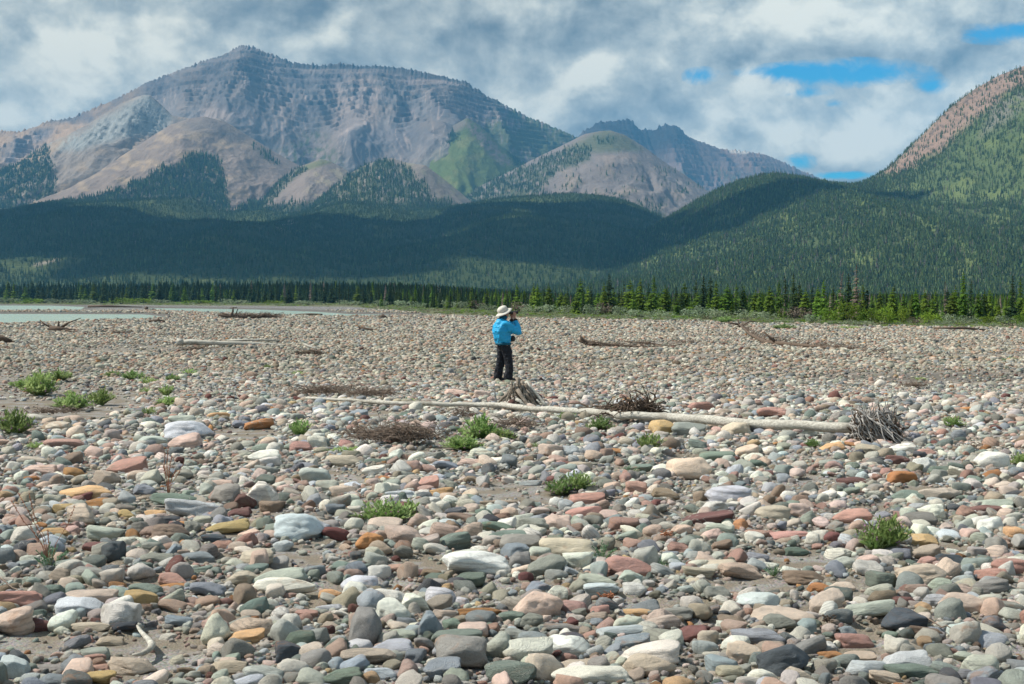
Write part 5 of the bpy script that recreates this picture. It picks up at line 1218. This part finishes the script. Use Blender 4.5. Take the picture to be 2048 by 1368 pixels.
log('driftwood_log', 'grey log lying in front of the bright bushes at the right edge', A2([(1868, 656), (1930, 656), (1972, 660)], 88), [.04, .08, .04], M_DARKW, (), 37)
log('driftwood_log', 'dark root end at the far left of the gravel', A2([(-14, 676), (4, 678), (24, 682)], 65), [.2, .16, .05], M_DARKW, [(A2([(0, 678), (14, 676)], 65), .05, .02)], 38)
log('driftwood_log', 'short dark stick left of the bleached log', A2([(720, 655), (745, 660), (785, 664)], 88), [.10, .07, .04], M_DARKW, [(A2([(722, 658), (716, 652)], 88), .08, .04)], 39)
# curved stick near the bottom, pale log at left
mb = MB(); Pq = [w3(x, y, .03) for x, y in [(272, 1248), (282, 1264), (297, 1279), (304, 1290), (300, 1299), (284, 1308), (264, 1310)]]; o0 = Vector(Pq[3]); mb.tube(rel(Pq, o0), [.006, .012, .016, .02, .016, .014, .006], 0, 8, jit=.12)
tag(link('stick', mb.build('stick', [M_LOG]), None, o0), 'white curved stick on the sand patch at lower left', 'driftwood')
mb = MB(); Pq = [w3(x, y, .06) for x, y in [(28, 832), (60, 834), (110, 837)]]; o0 = Vector(Pq[1]); mb.tube(rel(Pq, o0), [.03, .05, .035], 0, 8, jit=.1); tag(link('stick', mb.build('stick', [M_LOG]), None, o0), 'pale straight stick beside the herb at the left edge', 'driftwood')
for (x0, y0, x1, y1, lab) in [(0, 1160, 42, 1185, 'thin dark twig at the left edge'), (1850, 1240, 1905, 1262, 'thin twig on the stones at lower right'), (830, 1228, 865, 1250, 'thin pale twig leaning between white stones')]:
    mb = MB(); rd = random.Random(int(x0)); Pq = [Vector(w3(x0 + (x1 - x0) * t / 5, y0 + (y1 - y0) * t / 5, .07)) + Vector((0, 0, rd.uniform(-.01, .02))) for t in range(6)]; o0 = Pq[0]; mb.tube(rel(Pq, o0), .006, .003, 5); tag(link('twig', mb.build('twig', [M_TWIG]), None, o0), lab, 'twig')

# twig heaps
def heap(px, py, w, h, n, label, seed, mat=M_TWIG, r0=.006):
    Y = F * CAMZ / (py + h * .35 - HZ); W = w / F * Y; H = h / F * Y
    tangle('twig_heap', label, ((px - 1024) / F * Y, Y, gz1((px - 1024) / F * Y, Y) + (.06 if Y < 30 else .03)), (W * .75, W * .28, H * .7), n, mat, r0, .25, 'twigs', 'heaps of dead twigs', seed, True, W * .38)
heap(795, 874, 130, 44, 520, 'broad brown heap of dead twigs left of the big herb clump', 41)
heap(715, 862, 40, 30, 110, 'small brown twig clump at the left end of the broad twig heap', 42)
heap(650, 786, 95, 20, 240, 'brown twigs under the thin left end of the long trunk', 43)
heap(740, 790, 90, 18, 200, 'brown twigs caught behind the long trunk left of centre', 44)
heap(920, 832, 50, 34, 90, 'rusty twig bundle behind the big herb clump', 45)
heap(1030, 852, 90, 34, 120, 'reddish thin twigs right of the big herb clump', 46)
heap(620, 706, 60, 12, 130, 'dark twigs in front of the forked pole', 47, M_DARKW)
heap(245, 668, 50, 7, 90, 'low dark twigs right of the stump by the channel', 48, M_DARKW)
heap(105, 826, 80, 12, 100, 'dry grass and twigs behind the pale straight stick', 49)
heap(1830, 778, 60, 14, 90, 'faint twig heap on the right gravel', 50)
heap(1940, 905, 34, 26, 80, 'rusty dry herb near the right edge', 51)
heap(1375, 685, 50, 9, 80, 'small twig heap behind the thin dark branch', 52)
heap(390, 700, 60, 8, 80, 'dark twigs below the bleached log', 53, M_DARKW)
heap(1218, 1208, 26, 26, 50, 'red stemmed dry sprig between the stones', 54, M_RED, .004)
heap(1655, 1250, 22, 22, 40, 'dark dry sprig among the cobbles at lower right', 55, M_DARKW, .004)
heap(1335, 1086, 26, 20, 40, 'rusty sprig left of the pink stones', 56, M_RED, .004)

# ------------------------------------------------------------------ herbs
def herb_mesh(seed, nst, lfm, flower, height=1.0, leafn=16, lw=.030, ll=.20, splay=.95, density=1.0):
    rd = random.Random(seed); random.seed(seed); L = MB(); S = MB(); Fw = MB()
    for i in range(nst):
        a = rd.uniform(0, 6.28); q = rd.random() ** .6; el = q * splay
        h = height * rd.uniform(.65, 1.0) * (1 - .32 * q)
        el *= 1.1; d = Vector((math.cos(a) * math.sin(el), math.sin(a) * math.sin(el), math.cos(el)))
        b0 = Vector((math.cos(a) * .13 * q, math.sin(a) * .13 * q, 0)); pts = []
        for k in range(5):
            t = k / 4; p = b0 + d * h * t; p.z += .08 * h * math.sin(t * 3.14); p += Vector((rd.uniform(-.02, .02), rd.uniform(-.02, .02), 0)); pts.append(p)
        S.tube(pts, .010, .004, 3, closed=False)
        for k in range(leafn):
            t = .12 + .88 * k / leafn; f = t * 4; j = min(3, int(f)); p = pts[j].lerp(pts[j + 1], f - j)
            la = rd.uniform(0, 6.28); ld = (Vector((math.cos(la), math.sin(la), rd.uniform(-.1, .6))) * .62 + d * 1.0).normalized() * ll * rd.uniform(.6, 1.2); sd_ = ld.cross(Vector((0, 0, 1))); 
            if sd_.length < 1e-4: continue
            sd_ = sd_.normalized() * lw * rd.uniform(.7, 1.2)
            L.poly([p, p + ld * .5 + sd_, p + ld, p + ld * .5 - sd_])
        if flower and rd.random() < flower:
            for k in range(7):
                p = pts[-1] + Vector((rd.uniform(-.025, .025), rd.uniform(-.025, .025), rd.uniform(-.07, .035))); v = Vector((rd.uniform(-1, 1), rd.uniform(-1, 1), rd.uniform(-1, 1))).normalized() * .022; u = v.cross(Vector((.3, .5, 1))).normalized() * .02
                Fw.poly([p - v, p + u, p + v, p - u])
    return (L.build('leaves', [lfm], False), S.build('stems', [M_STEM]), Fw.build('flowers', [M_FLOW], False) if Fw.F else None)
HERB = {'a': herb_mesh(1, 80, M_LEAF, .5), 'b': herb_mesh(2, 60, M_LEAF, .0), 'c': herb_mesh(3, 46, M_LEAF, .35, splay=.6), 'd': herb_mesh(4, 22, M_LEAFB, 0, leafn=13, ll=.11), 'e': herb_mesh(5, 80, M_LEAF, .7, splay=1.05), 'f': herb_mesh(6, 28, M_LEAF, 0.1, leafn=12, splay=.9), 'g': herb_mesh(7, 90, M_LEAF, .25, splay=1.15)}
HN = [(1770, 1078, 84, 66, 'a', 'upright bushy green herb with pale purple heads beside the yellow wedge stone'), (1752, 1090, 50, 44, 'b', 'low left shoulder of leaves of the bushy herb beside the yellow wedge stone'),
      (770, 1026, 88, 48, 'e', 'wide low green herb with purple heads left of centre'), (815, 1020, 60, 40, 'c', 'right half of the wide herb patch left of centre, thinner and tipped purple'),
      (1120, 966, 52, 34, 'e', 'round low herb with many purple heads, left part of the centre patch'), (1155, 962, 52, 38, 'g', 'dense green herb with few purple heads, right part of the centre patch'),
      (1300, 889, 60, 40, 'c', 'loose upright green herb below the pale end of the long trunk'), (925, 882, 62, 30, 'g', 'spreading bright green herb right of the brown twig heap'), (955, 858, 66, 50, 'a', 'tallest green herb of the clump below the stump'), (1000, 872, 50, 24, 'g', 'low green herb at the right end of the clump below the stump'),
      (1200, 850, 42, 28, 'g', 'compact green herb just under the root tangle of the long trunk'), (1132, 835, 34, 18, 'f', 'small herb in front of the trunk between stump and root tangle'), (600, 858, 50, 36, 'c', 'single feathery green herb left of the brown twig heap'), (1625, 887, 26, 18, 'g', 'small tuft of green herb left of the root ball'),
      (1905, 847, 36, 22, 'g', 'small bright herb alone on the gravel right of the root ball'), (2040, 926, 36, 24, 'g', 'green herb cut by the right edge'), (30, 852, 60, 52, 'a', 'green herb with purple heads at the left edge'), (72, 888, 36, 14, 'f', 'small flat herb in front of the left edge herb'),
      (78, 768, 56, 48, 'g', 'tall bright herb on the sand at upper left'), (118, 750, 48, 22, 'b', 'low herb behind and right of the tall bright herb at upper left'), (38, 764, 34, 16, 'b', 'low herb left of the tall bright herb at upper left'), (145, 802, 62, 34, 'g', 'broad dark green herb on the sand, nearest of the left group'), (200, 790, 44, 34, 'b', 'round green herb right of the broad dark green herb'),
      (138, 783, 24, 14, 'f', 'faint bluish small herb behind the broad dark green herb'), (226, 749, 28, 14, 'b', 'small herb tuft right of the low upper left herbs'), (266, 752, 38, 20, 'b', 'low herb on the gravel above the left sand, left of two'), (295, 760, 40, 16, 'f', 'low herb on the gravel above the left sand, right of two'), (334, 782, 34, 24, 'c', 'upright herb of the small row by the grey boulder, middle one'),
      (336, 801, 38, 20, 'g', 'herb right in front of the upright herb of the small row'), (300, 822, 46, 18, 'f', 'flat green herb nearest of the small row at the left'), (345, 757, 24, 16, 'b', 'tiny herb behind the small row'), (378, 744, 30, 16, 'f', 'tiny herb farther right behind the small row'), (290, 781, 24, 14, 'f', 'pale small herb left of the small row'),
      (690, 900, 60, 14, 'f', 'sparse low herb under the left end of the brown twig heap'), (820, 800, 26, 10, 'f', 'small green sprig just behind the trunk left of the stump'), (1205, 1108, 46, 40, 'd', 'blue green sprig growing between the big pale boulder and red boulder'), (1325, 1124, 26, 26, 'd', 'upright bluish sprig right of the big red boulder'), (1548, 1142, 44, 26, 'd', 'sparse bluish herb on sand at lower right'),
      (596, 748, 24, 10, 'f', 'tiny green sprig in the middle left gravel'), (534, 733, 12, 10, 'b', 'tiny green dot of herb left of the middle gravel sprig'), (2022, 719, 32, 10, 'f', 'tiny herb at the end of the sand strip on the right'), (1840, 756, 26, 8, 'f', 'tiny herb on the sand strip at the right'), (1262, 940, 34, 20, 'd', 'thin bluish sprig right of the centre patch'), (1070, 893, 26, 14, 'f', 'sparse sprig right of the low clump below the stump'),
      (1450, 640, 30, 14, 'b', 'green plant behind the root end of the dead tree'), (1568, 655, 40, 12, 'b', 'yellow green plants on the far gravel near the dead tree'), (1700, 655, 50, 8, 'f', 'low green plants at the gravel edge'), (1228, 820, 20, 10, 'f', 'tiny sprig behind the trunk near the root tangle')]
for (x, y, w, h, k, lab) in HN:
    yb = y + h * .42; Y = F * CAMZ / (yb - HZ); s = h / F * Y; sw = w / F * Y / 1.0
    X = (x - 1024) / F * Y
    r = empty('herb', (X, Y, gz1(X, Y)), random.uniform(0, 6.28)); r.scale = (sw, sw, s * 1.12); tag(r, lab, 'plant', 'green herbs on the bar')
    l, st, fl = HERB[k]; link('leaves', l, r); link('stems', st, r)
    if fl: link('flowers', fl, r)
# red stalked docks
def stalks(name, label, base, tops, leaves, seed, r=.004):
    rd = random.Random(seed); random.seed(seed); b0 = Vector(px2w(*base)); b0.z = gz1(b0.x, b0.y); root = empty(name, b0); tag(root, label, 'plant'); 
    for (tx, ty) in tops:
        e = Vector(at(tx, ty, b0.y + rd.uniform(-.1, .1))) - b0; m1 = e * .35 + Vector((e.x * -.12, 0, .02)); m2 = e * .7 + Vector((rd.uniform(-.02, .02), 0, 0))
        mb = MB(); pts = [Vector((0, 0, 0)), m1, m2, e]; mb.tube(pts, r * 1.3, r * .7, 4)
        for i in range(46):
            t = rd.uniform(.55, 1.0); f = t * 3; j = min(2, int(f)); p = pts[j].lerp(pts[j + 1], f - j) + Vector((rd.uniform(-1, 1), rd.uniform(-1, 1), rd.uniform(-1, 1))) * r * 2.2; q = r * 1.6
            mb.poly([p + Vector((q, 0, 0)), p + Vector((0, 0, q)), p - Vector((q, 0, 0)), p - Vector((0, 0, q))])
        link('stalk', mb.build('stalk', [M_RED]), root)
    if leaves:
        l, st, _ = HERB['d']; q = link('leaves', l, root); q.scale = (leaves, leaves, leaves)
stalks('dock_plant', 'tall plant with thin red seed stalks and few green leaves at lower left', (100, 1142), [(22, 1000), (36, 985), (58, 985), (150, 1010), (95, 1060), (60, 1050)], .2, 3, .0022)
stalks('dock_plant', 'group of thin rusty upright seed stalks among the cobbles at left', (336, 990), [(330, 905), (336, 900), (344, 912), (368, 925), (326, 930), (352, 940)], .08, 4, .0026)
# ------------------------------------------------------------------ person
def flatmat(name, c, rough=.8, spec=.2, bump=0, bs_=30, var=.0):
    m, b, bs = newmat(name, rough, spec)
    oc = b.node('ShaderNodeTexCoord').outputs['Object']
    n = b.noise(oc, bs_ * .4, 4, .6)
    cc = b.mix(n, tuple(k * (1 - var) for k in c), tuple(min(.95, k * (1 + var)) for k in c)); b.L.new(cc, bs.inputs['Base Color'])
    if bump:
        w = b.noise(b.vm('MULTIPLY', oc, (1, 1, 2.4)), bs_, 3, .5, .6)
        bu = b.node('ShaderNodeBump', None, Strength=bump, Distance=.03, Height=w); b.L.new(bu.outputs[0], bs.inputs['Normal'])
    return m
M_JACK = flatmat('blue_shell_fabric', (.012, .36, .66), .5, .4, .9, 7, .10)
M_JACKD = flatmat('teal_lining', (.008, .10, .16), .7, .2, .3, 12)
M_PANT = flatmat('black_trousers', (.016, .017, .022), .75, .25, .9, 9, .3)
M_SKIN = flatmat('skin', (.42, .22, .15), .6, .3)
M_HAT = flatmat('hat_cloth', (.62, .58, .50), .85, .1, .3, 20, .05)
M_BOOT = flatmat('boot', (.06, .055, .05), .7, .3); M_SOLE = flatmat('sole', (.20, .26, .33), .7, .2)
M_BINO = flatmat('black_rubber', (.018, .016, .016), .5, .4); M_HAIR = flatmat('hair', (.06, .04, .03), .8, .2)
def ball_tube(mb, pts, sides=16):
    """pts: (position, rx, ry) rings along a path, rounded ends"""
    P = [Vector(p[0]) for p in pts]; n = len(P); base = len(mb.V); rows = []
    d0 = (P[1] - P[0]).normalized(); d1 = (P[-1] - P[-2]).normalized()
    seq = []
    r0 = min(pts[0][1], pts[0][2]); r1 = min(pts[-1][1], pts[-1][2])
    for f, k in ((1.0, .12), (.8, .6), (.45, .88)): seq.append((P[0] - d0 * r0 * f * .7, pts[0][1] * k, pts[0][2] * k, d0))
    for i in range(n):
        d = (P[min(i + 1, n - 1)] - P[max(i - 1, 0)]).normalized(); seq.append((P[i], pts[i][1], pts[i][2], d))
    for f, k in ((.45, .88), (.8, .6), (1.0, .12)): seq.append((P[-1] + d1 * r1 * f * .7, pts[-1][1] * k, pts[-1][2] * k, d1))
    for (p, rx, ry, d) in seq:
        b2 = Vector((0, 1, 0)); a2 = b2.cross(d)
        if a2.length < .2: b2 = Vector((1, 0, 0)); a2 = b2.cross(d)
        a2.normalize(); b2 = d.cross(a2).normalized()
        for k in range(sides):
            w = 2 * math.pi * k / sides; mb.V.append(p + a2 * math.cos(w) * rx + b2 * math.sin(w) * ry)
    m = len(seq)
    for i in range(m - 1):
        for k in range(sides): mb.F.append((base + i * sides + k, base + i * sides + (k + 1) % sides, base + (i + 1) * sides + (k + 1) % sides, base + (i + 1) * sides + k)); mb.I.append(0)
    mb.F.append(tuple(base + k for k in range(sides))[::-1]); mb.I.append(0); mb.F.append(tuple(base + (m - 1) * sides + k for k in range(sides))); mb.I.append(0)
def blob(name, chains, mat, parent, voxel=.012, smooth=6, folds=0):
    mb = MB()
    for c in chains: ball_tube(mb, c)
    o = link(name, mb.build(name, [mat]), parent)
    r = o.modifiers.new('remesh', 'REMESH'); r.mode = 'VOXEL'; r.voxel_size = voxel; r.use_smooth_shade = True
    q = o.modifiers.new('smooth', 'SMOOTH'); q.factor = .6; q.iterations = smooth
    if folds:
        tx = bpy.data.textures.new(name + '_folds', 'CLOUDS'); tx.noise_scale = .11; tx.noise_depth = 2
        d = o.modifiers.new('folds', 'DISPLACE'); d.texture = tx; d.strength = folds; d.mid_level = .5; d.texture_coords = 'LOCAL'
    return o
pb = px2w(1009, 765); pb.z = gz1(pb.x, pb.y) + .03
TURN = R(24)
per = empty('person', pb, TURN); tag(per, 'standing person in bright blue jacket, black trousers and pale sun hat looking through binoculars', 'person')
ch = [[((-.02, 0, .86), .12, .15), ((-.03, 0, 1.05), .11, .14), ((-.05, 0, 1.24), .12, .17), ((-.045, 0, 1.36), .07, .12)],
      [((-.035, 0, 1.36), .055, .055), ((-.01, 0, 1.47), .055, .055)],
      [((.0, 0, 1.49), .07, .062), ((.01, 0, 1.545), .098, .078), ((-.005, 0, 1.61), .085, .072)],
      [((.05, 0, 1.47), .04, .04), ((.07, 0, 1.475), .028, .03)], [((.095, 0, 1.545), .012, .012), ((.122, 0, 1.525), .014, .016)], [((.085, 0, 1.495), .012, .024), ((.09, 0, 1.493), .008, .02)]]
for sd_ in (-1, 1):
    lx = -.07 * sd_; ch.append([((-.01, sd_ * .09, .84), .09, .09), ((.01 + lx * .6, sd_ * .112, .47), .055, .055), ((-.035 + lx, sd_ * .135, .12), .04, .04)]); ch.append([((-.03 + lx, sd_ * .135, .07), .035, .035), ((.09 + lx, sd_ * .145, .04), .028, .034)])
    el = (.23, sd_ * .22, 1.12)
    ch.append([((-.03, sd_ * .16, 1.32), .055, .055), (el, .042, .042)]); ch.append([(el, .042, .042), ((.225, sd_ * .10, 1.40), .026, .026)])
    hx, hy, hz_ = .215, sd_ * .075, 1.45
    ch.append([((.222, sd_ * .095, 1.41), .024, .02), ((hx, hy, hz_), .030, .017), ((hx, hy, hz_ + .05), .038, .016)])
    for q in range(4):
        L_ = [.056, .066, .062, .048][q]; x0 = hx - .032 + q * .021
        ch.append([((x0, hy + sd_ * .002, hz_ + .05), .0095, .0095), ((x0 + .003, hy + sd_ * .004, hz_ + .06 + L_ * .5), .0085, .0085)]); ch.append([((x0 + .003, hy + sd_ * .004, hz_ + .06 + L_ * .5), .0085, .0085), ((x0 + .005, hy - sd_ * .022, hz_ + .062 + L_), .0072, .0072)])
    ch.append([((hx - .03, hy - sd_ * .005, hz_ + .015), .012, .012), ((hx - .052, hy - sd_ * .02, hz_ + .05), .0095, .0095)])
blob('body', ch, M_SKIN, per, .0065, 3)
jc = [[((-.03, 0, .90), .175, .20), ((-.05, 0, 1.0), .195, .215), ((-.075, 0, 1.12), .20, .22), ((-.095, 0, 1.24), .185, .215), ((-.085, 0, 1.34), .125, .165), ((-.045, 0, 1.41), .075, .085)]]
for sd_ in (-1, 1):
    el = (.245, sd_ * .235, 1.11)
    jc.append([((-.055, sd_ * .165, 1.31), .085, .085), ((.10, sd_ * .215, 1.195), .085, .08), (el, .075, .072)]); jc.append([(el, .076, .072), ((.25, sd_ * .17, 1.25), .072, .066), ((.228, sd_ * .105, 1.375), .050, .048)])
    jc.append([((.04, sd_ * .20, 1.235), .09, .085), ((.07, sd_ * .20, 1.16), .075, .06)])
blob('jacket', jc, M_JACK, per, .012, 4, .07)
ring = lambda cx, cy, cz, rx, ry, tilt, n: [(cx + rx * math.cos(2 * math.pi * k / n), cy + ry * math.sin(2 * math.pi * k / n), cz + tilt * math.cos(2 * math.pi * k / n)) for k in range(n)]
def loft(name, rings, mat, parent, cap0=True, cap1=True):
    Vs = [p for r in rings for p in r]; n = len(rings[0]); Fs = []
    for i in range(len(rings) - 1):
        for k in range(n): Fs.append((i * n + k, i * n + (k + 1) % n, (i + 1) * n + (k + 1) % n, (i + 1) * n + k))
    if cap0: Fs.append(tuple(range(n))[::-1])
    if cap1: Fs.append(tuple((len(rings) - 1) * n + k for k in range(n)))
    return link(name, mesh(name, Vs, Fs, [mat]), parent)
loft('jacket_hem', [ring(-.03, 0, .825, .175, .20, 0, 24), ring(-.03, 0, .85, .184, .212, 0, 24), ring(-.03, 0, .875, .172, .20, 0, 24)], M_JACKD, per)
loft('collar', [ring(-.06, 0, 1.39, .105, .105, .01, 20), ring(-.04, 0, 1.43, .096, .096, .01, 20), ring(-.03, 0, 1.48, .088, .088, .015, 20)], M_JACKD, per, True, True)
for sd_ in (-1, 1):
    mb = MB(); mb.tube([(.230, sd_ * .112, 1.37), (.226, sd_ * .10, 1.40), (.224, sd_ * .094, 1.415)], [.052, .046, .036], 0, 12); link('cuff', mb.build('cuff', [M_BINO]), per)
tc = [[((-.02, 0, .91), .14, .165), ((-.02, 0, .82), .155, .18)]]
for sd_ in (-1, 1):
    lx = -.07 * sd_
    tc.append([((-.02, sd_ * .085, .82), .125, .10), ((-.005 + lx * .3, sd_ * .10, .66), .115, .098), ((.01 + lx * .6, sd_ * .112, .47), .098, .09), ((-.005 + lx, sd_ * .125, .28), .098, .088), ((-.035 + lx, sd_ * .135, .12), .10, .088), ((-.035 + lx, sd_ * .135, .07), .098, .085)])
blob('trousers', tc, M_PANT, per, .011, 4, .05)
for sd_ in (-1, 1):
    lx = -.07 * sd_
    b_ = blob('boot', [[((-.06 + lx, sd_ * .135, .05), .05, .05), ((.02 + lx, sd_ * .137, .045), .048, .048), ((.12 + lx, sd_ * .15, .03), .036, .045)], [((-.05 + lx, sd_ * .135, .05), .05, .05), ((-.05 + lx, sd_ * .135, .12), .05, .05)]], M_BOOT, per, .01, 3)
    loft('sole', [[(x + .03 + lx, sd_ * .14 + y, z) for (x, y, z) in ring(0, 0, zz, .145, .052, 0, 16)] for zz in (-.02, .012)], M_SOLE, b_)
# hat: crown and a wide brim tipped back
TH = R(-28); hc = Vector((-.035, 0, 1.585))
def hatp(x, y, z): return tuple(hc + Vector((x * math.cos(TH) + z * math.sin(TH), y, -x * math.sin(TH) + z * math.cos(TH))))
rr_ = [(.105, .0), (.112, .02), (.11, .06), (.095, .095), (.06, .118), (.015, .125)]
hat = loft('hat', [[hatp(r * 1.12 * math.cos(2 * math.pi * k / 24), r * math.sin(2 * math.pi * k / 24), z) for k in range(24)] for r, z in rr_], M_HAT, per, False, True)
loft('brim', [[hatp(r * 1.08 * math.cos(2 * math.pi * k / 28), r * math.sin(2 * math.pi * k / 28), z + .012 * math.cos(2 * math.pi * k / 14)) for k in range(28)] for r, z in [(.105, .006), (.15, -.012), (.195, -.035), (.193, -.042), (.15, -.02), (.105, -.006)]], M_HAT, hat, False, False)
loft('hair', [ring(-.045, 0, z, r, r * .95, 0, 18) for z, r in [(1.47, .06), (1.50, .092), (1.56, .10), (1.60, .09)]], M_HAIR, per)
for sd_ in (-1, 1):
    mb = MB(); mb.tube([(.075, sd_ * .035, 1.55), (.095, sd_ * .035, 1.55)], .016, .010, 8); link('eye', mb.build('eye', [M_BINO]), per)
    mb = MB(); mb.tube([(.005, sd_ * .083, 1.545), (.01, sd_ * .10, 1.55), (.0, sd_ * .10, 1.535)], [.012, .02, .012], 0, 8); link('ear', mb.build('ear', [M_SKIN]), per)
# belt pouch at the front of the jacket hem
bm = bmesh.new(); bmesh.ops.create_cube(bm, size=1.0); bmesh.ops.bevel(bm, geom=bm.edges[:], offset=.18, segments=2, affect='EDGES'); me = bpy.data.meshes.new('pouch'); bm.to_mesh(me); bm.free(); me.materials.append(M_BINO)
po = link('belt_pouch', me, None); po.scale = (.10, .13, .13); po.rotation_euler = (0, 0, R(24))
cp = Matrix.Rotation(R(24), 3, 'Z') @ Vector((.185, -.03, .965)); po.location = pb + cp; tag(po, 'small black pouch hanging at the waist of the person', 'pouch')
# binoculars held in both hands
bi = empty('binoculars', pb + Matrix.Rotation(R(24), 3, 'Z') @ Vector((.20, 0, 1.555)), R(24)); bi.rotation_euler = (0, R(-4), R(24)); tag(bi, 'black binoculars held up to the eyes by the person in blue', 'binoculars')
for sd_ in (-1, 1):
    mb = MB(); y = sd_ * .036; mb.tube([(-.095, y, 0), (-.06, y, 0), (-.03, y, 0), (.02, y, 0), (.05, y, 0), (.10, y, 0), (.115, y, 0)], [.02, .023, .030, .032, .030, .035, .036], 0, 14)
    ba = link('barrel', mb.build('barrel', [M_BINO]), bi); mb = MB(); mb.tube([(.113, y, 0), (.117, y, 0)], .030, .030, 14); link('lens', mb.build('lens', [flatmat('lens_glass', (.03, .03, .05), .1, .6)]), ba)
mb = MB(); mb.tube([(-.03, -.03, .012), (-.03, .03, .012)], .016, .016, 8); mb.tube([(.03, -.03, .012), (.03, .03, .012)], .016, .016, 8); mb.tube([(-.05, 0, .014), (.04, 0, .014)], .012, .012, 10); link('bridge', mb.build('bridge', [M_BINO]), bi)
# small things: a blue stone by the bleached log
o = link('stone', PROTO[4], None, at(352, 686, 60.5)); o.scale = (.07, .06, .06); o.color = (.02, .16, .34, 1); tag(o, 'small vivid blue stone at the thick end of the bleached log', 'stone')
# ------------------------------------------------------------------ clouds overhead, above and outside the view: they shade the far slopes
def cloud_mat():
    m, b, bs = newmat('cloud', 1.0, 0.0); bs.inputs['Base Color'].default_value = (.9, .9, .9, 1); return m
M_CL = cloud_mat()
def thin_mat():
    m, b, bs = newmat('thin_cloud', 1.0, 0.0); bs.inputs['Base Color'].default_value = (.9, .9, .9, 1)
    tr = b.node('ShaderNodeBsdfTransparent'); mx = b.node('ShaderNodeMixShader', None, i0=0.14, i1=tr.outputs[0], i2=bs.outputs[0]); b.L.new(mx.outputs[0], b.N['Material Output'].inputs['Surface']); return m
M_THIN = thin_mat()
def cloud(spot, size, label, seed, alt=2300., thin=False):
    """a broken cumulus whose shadow falls at spot (x, y, z)"""
    rd = random.Random(seed); k = (alt - spot[2]) / SUN.z
    c = Vector(spot) + SUN * k
    D, Fc = ICO[4]; V = []; FF = []
    for i in range(3 if thin else 13):
        cx, cy = rd.uniform(-.62, .62), rd.uniform(-.62, .62); r = rd.uniform(.25, .5)
        W = D * (1 + .16 * sph_noise(D, 2.2, seed + i) + .07 * sph_noise(D, 6, seed + i + 30))[:, None]
        W = W * [size[0] * r, size[1] * r, 170 * r * 2] ; W[:, 2] = np.maximum(W[:, 2], -40) + 40
        FF.append(Fc + len(V) * len(D)); V.append(W + [cx * size[0], cy * size[1], 0])
    o = link('cloud', mesh('cloud', np.concatenate(V), np.concatenate(FF), [M_THIN if thin else M_CL]), None, c)
    tag(o, label, 'cloud', 'clouds over the valley', 'structure')
for i, (spot, size, lab) in enumerate([((-1350, 2850, 200), (620, 520), 'cumulus over the upper left forest slope'), ((-500, 2500, 150), (560, 620), 'cumulus over the left forest slope'), ((250, 2850, 250), (520, 460), 'cumulus over the middle forest slope'), ((-150, 1980, 80), (480, 360), 'small cumulus over the foot of the forest slope'),
                             ((-1050, 1900, 80), (300, 260), 'cumulus over the far left slope foot'), ((-600, 5750, 750), (900, 560), 'thin cloud over the mountain crest'), ((-1500, 6000, 800), (600, 400), 'thin cloud over the left shoulder of the mountain'),
                             ((1000, 7450, 700), (600, 500), 'thin cloud over the distant rocky mountain'), ((300, 2000, 230), (150, 150), 'small cumulus over the shoulder of the wooded hill')]):
    cloud(spot, size, lab, 900 + i * 50, thin=spot[1] > 4000)
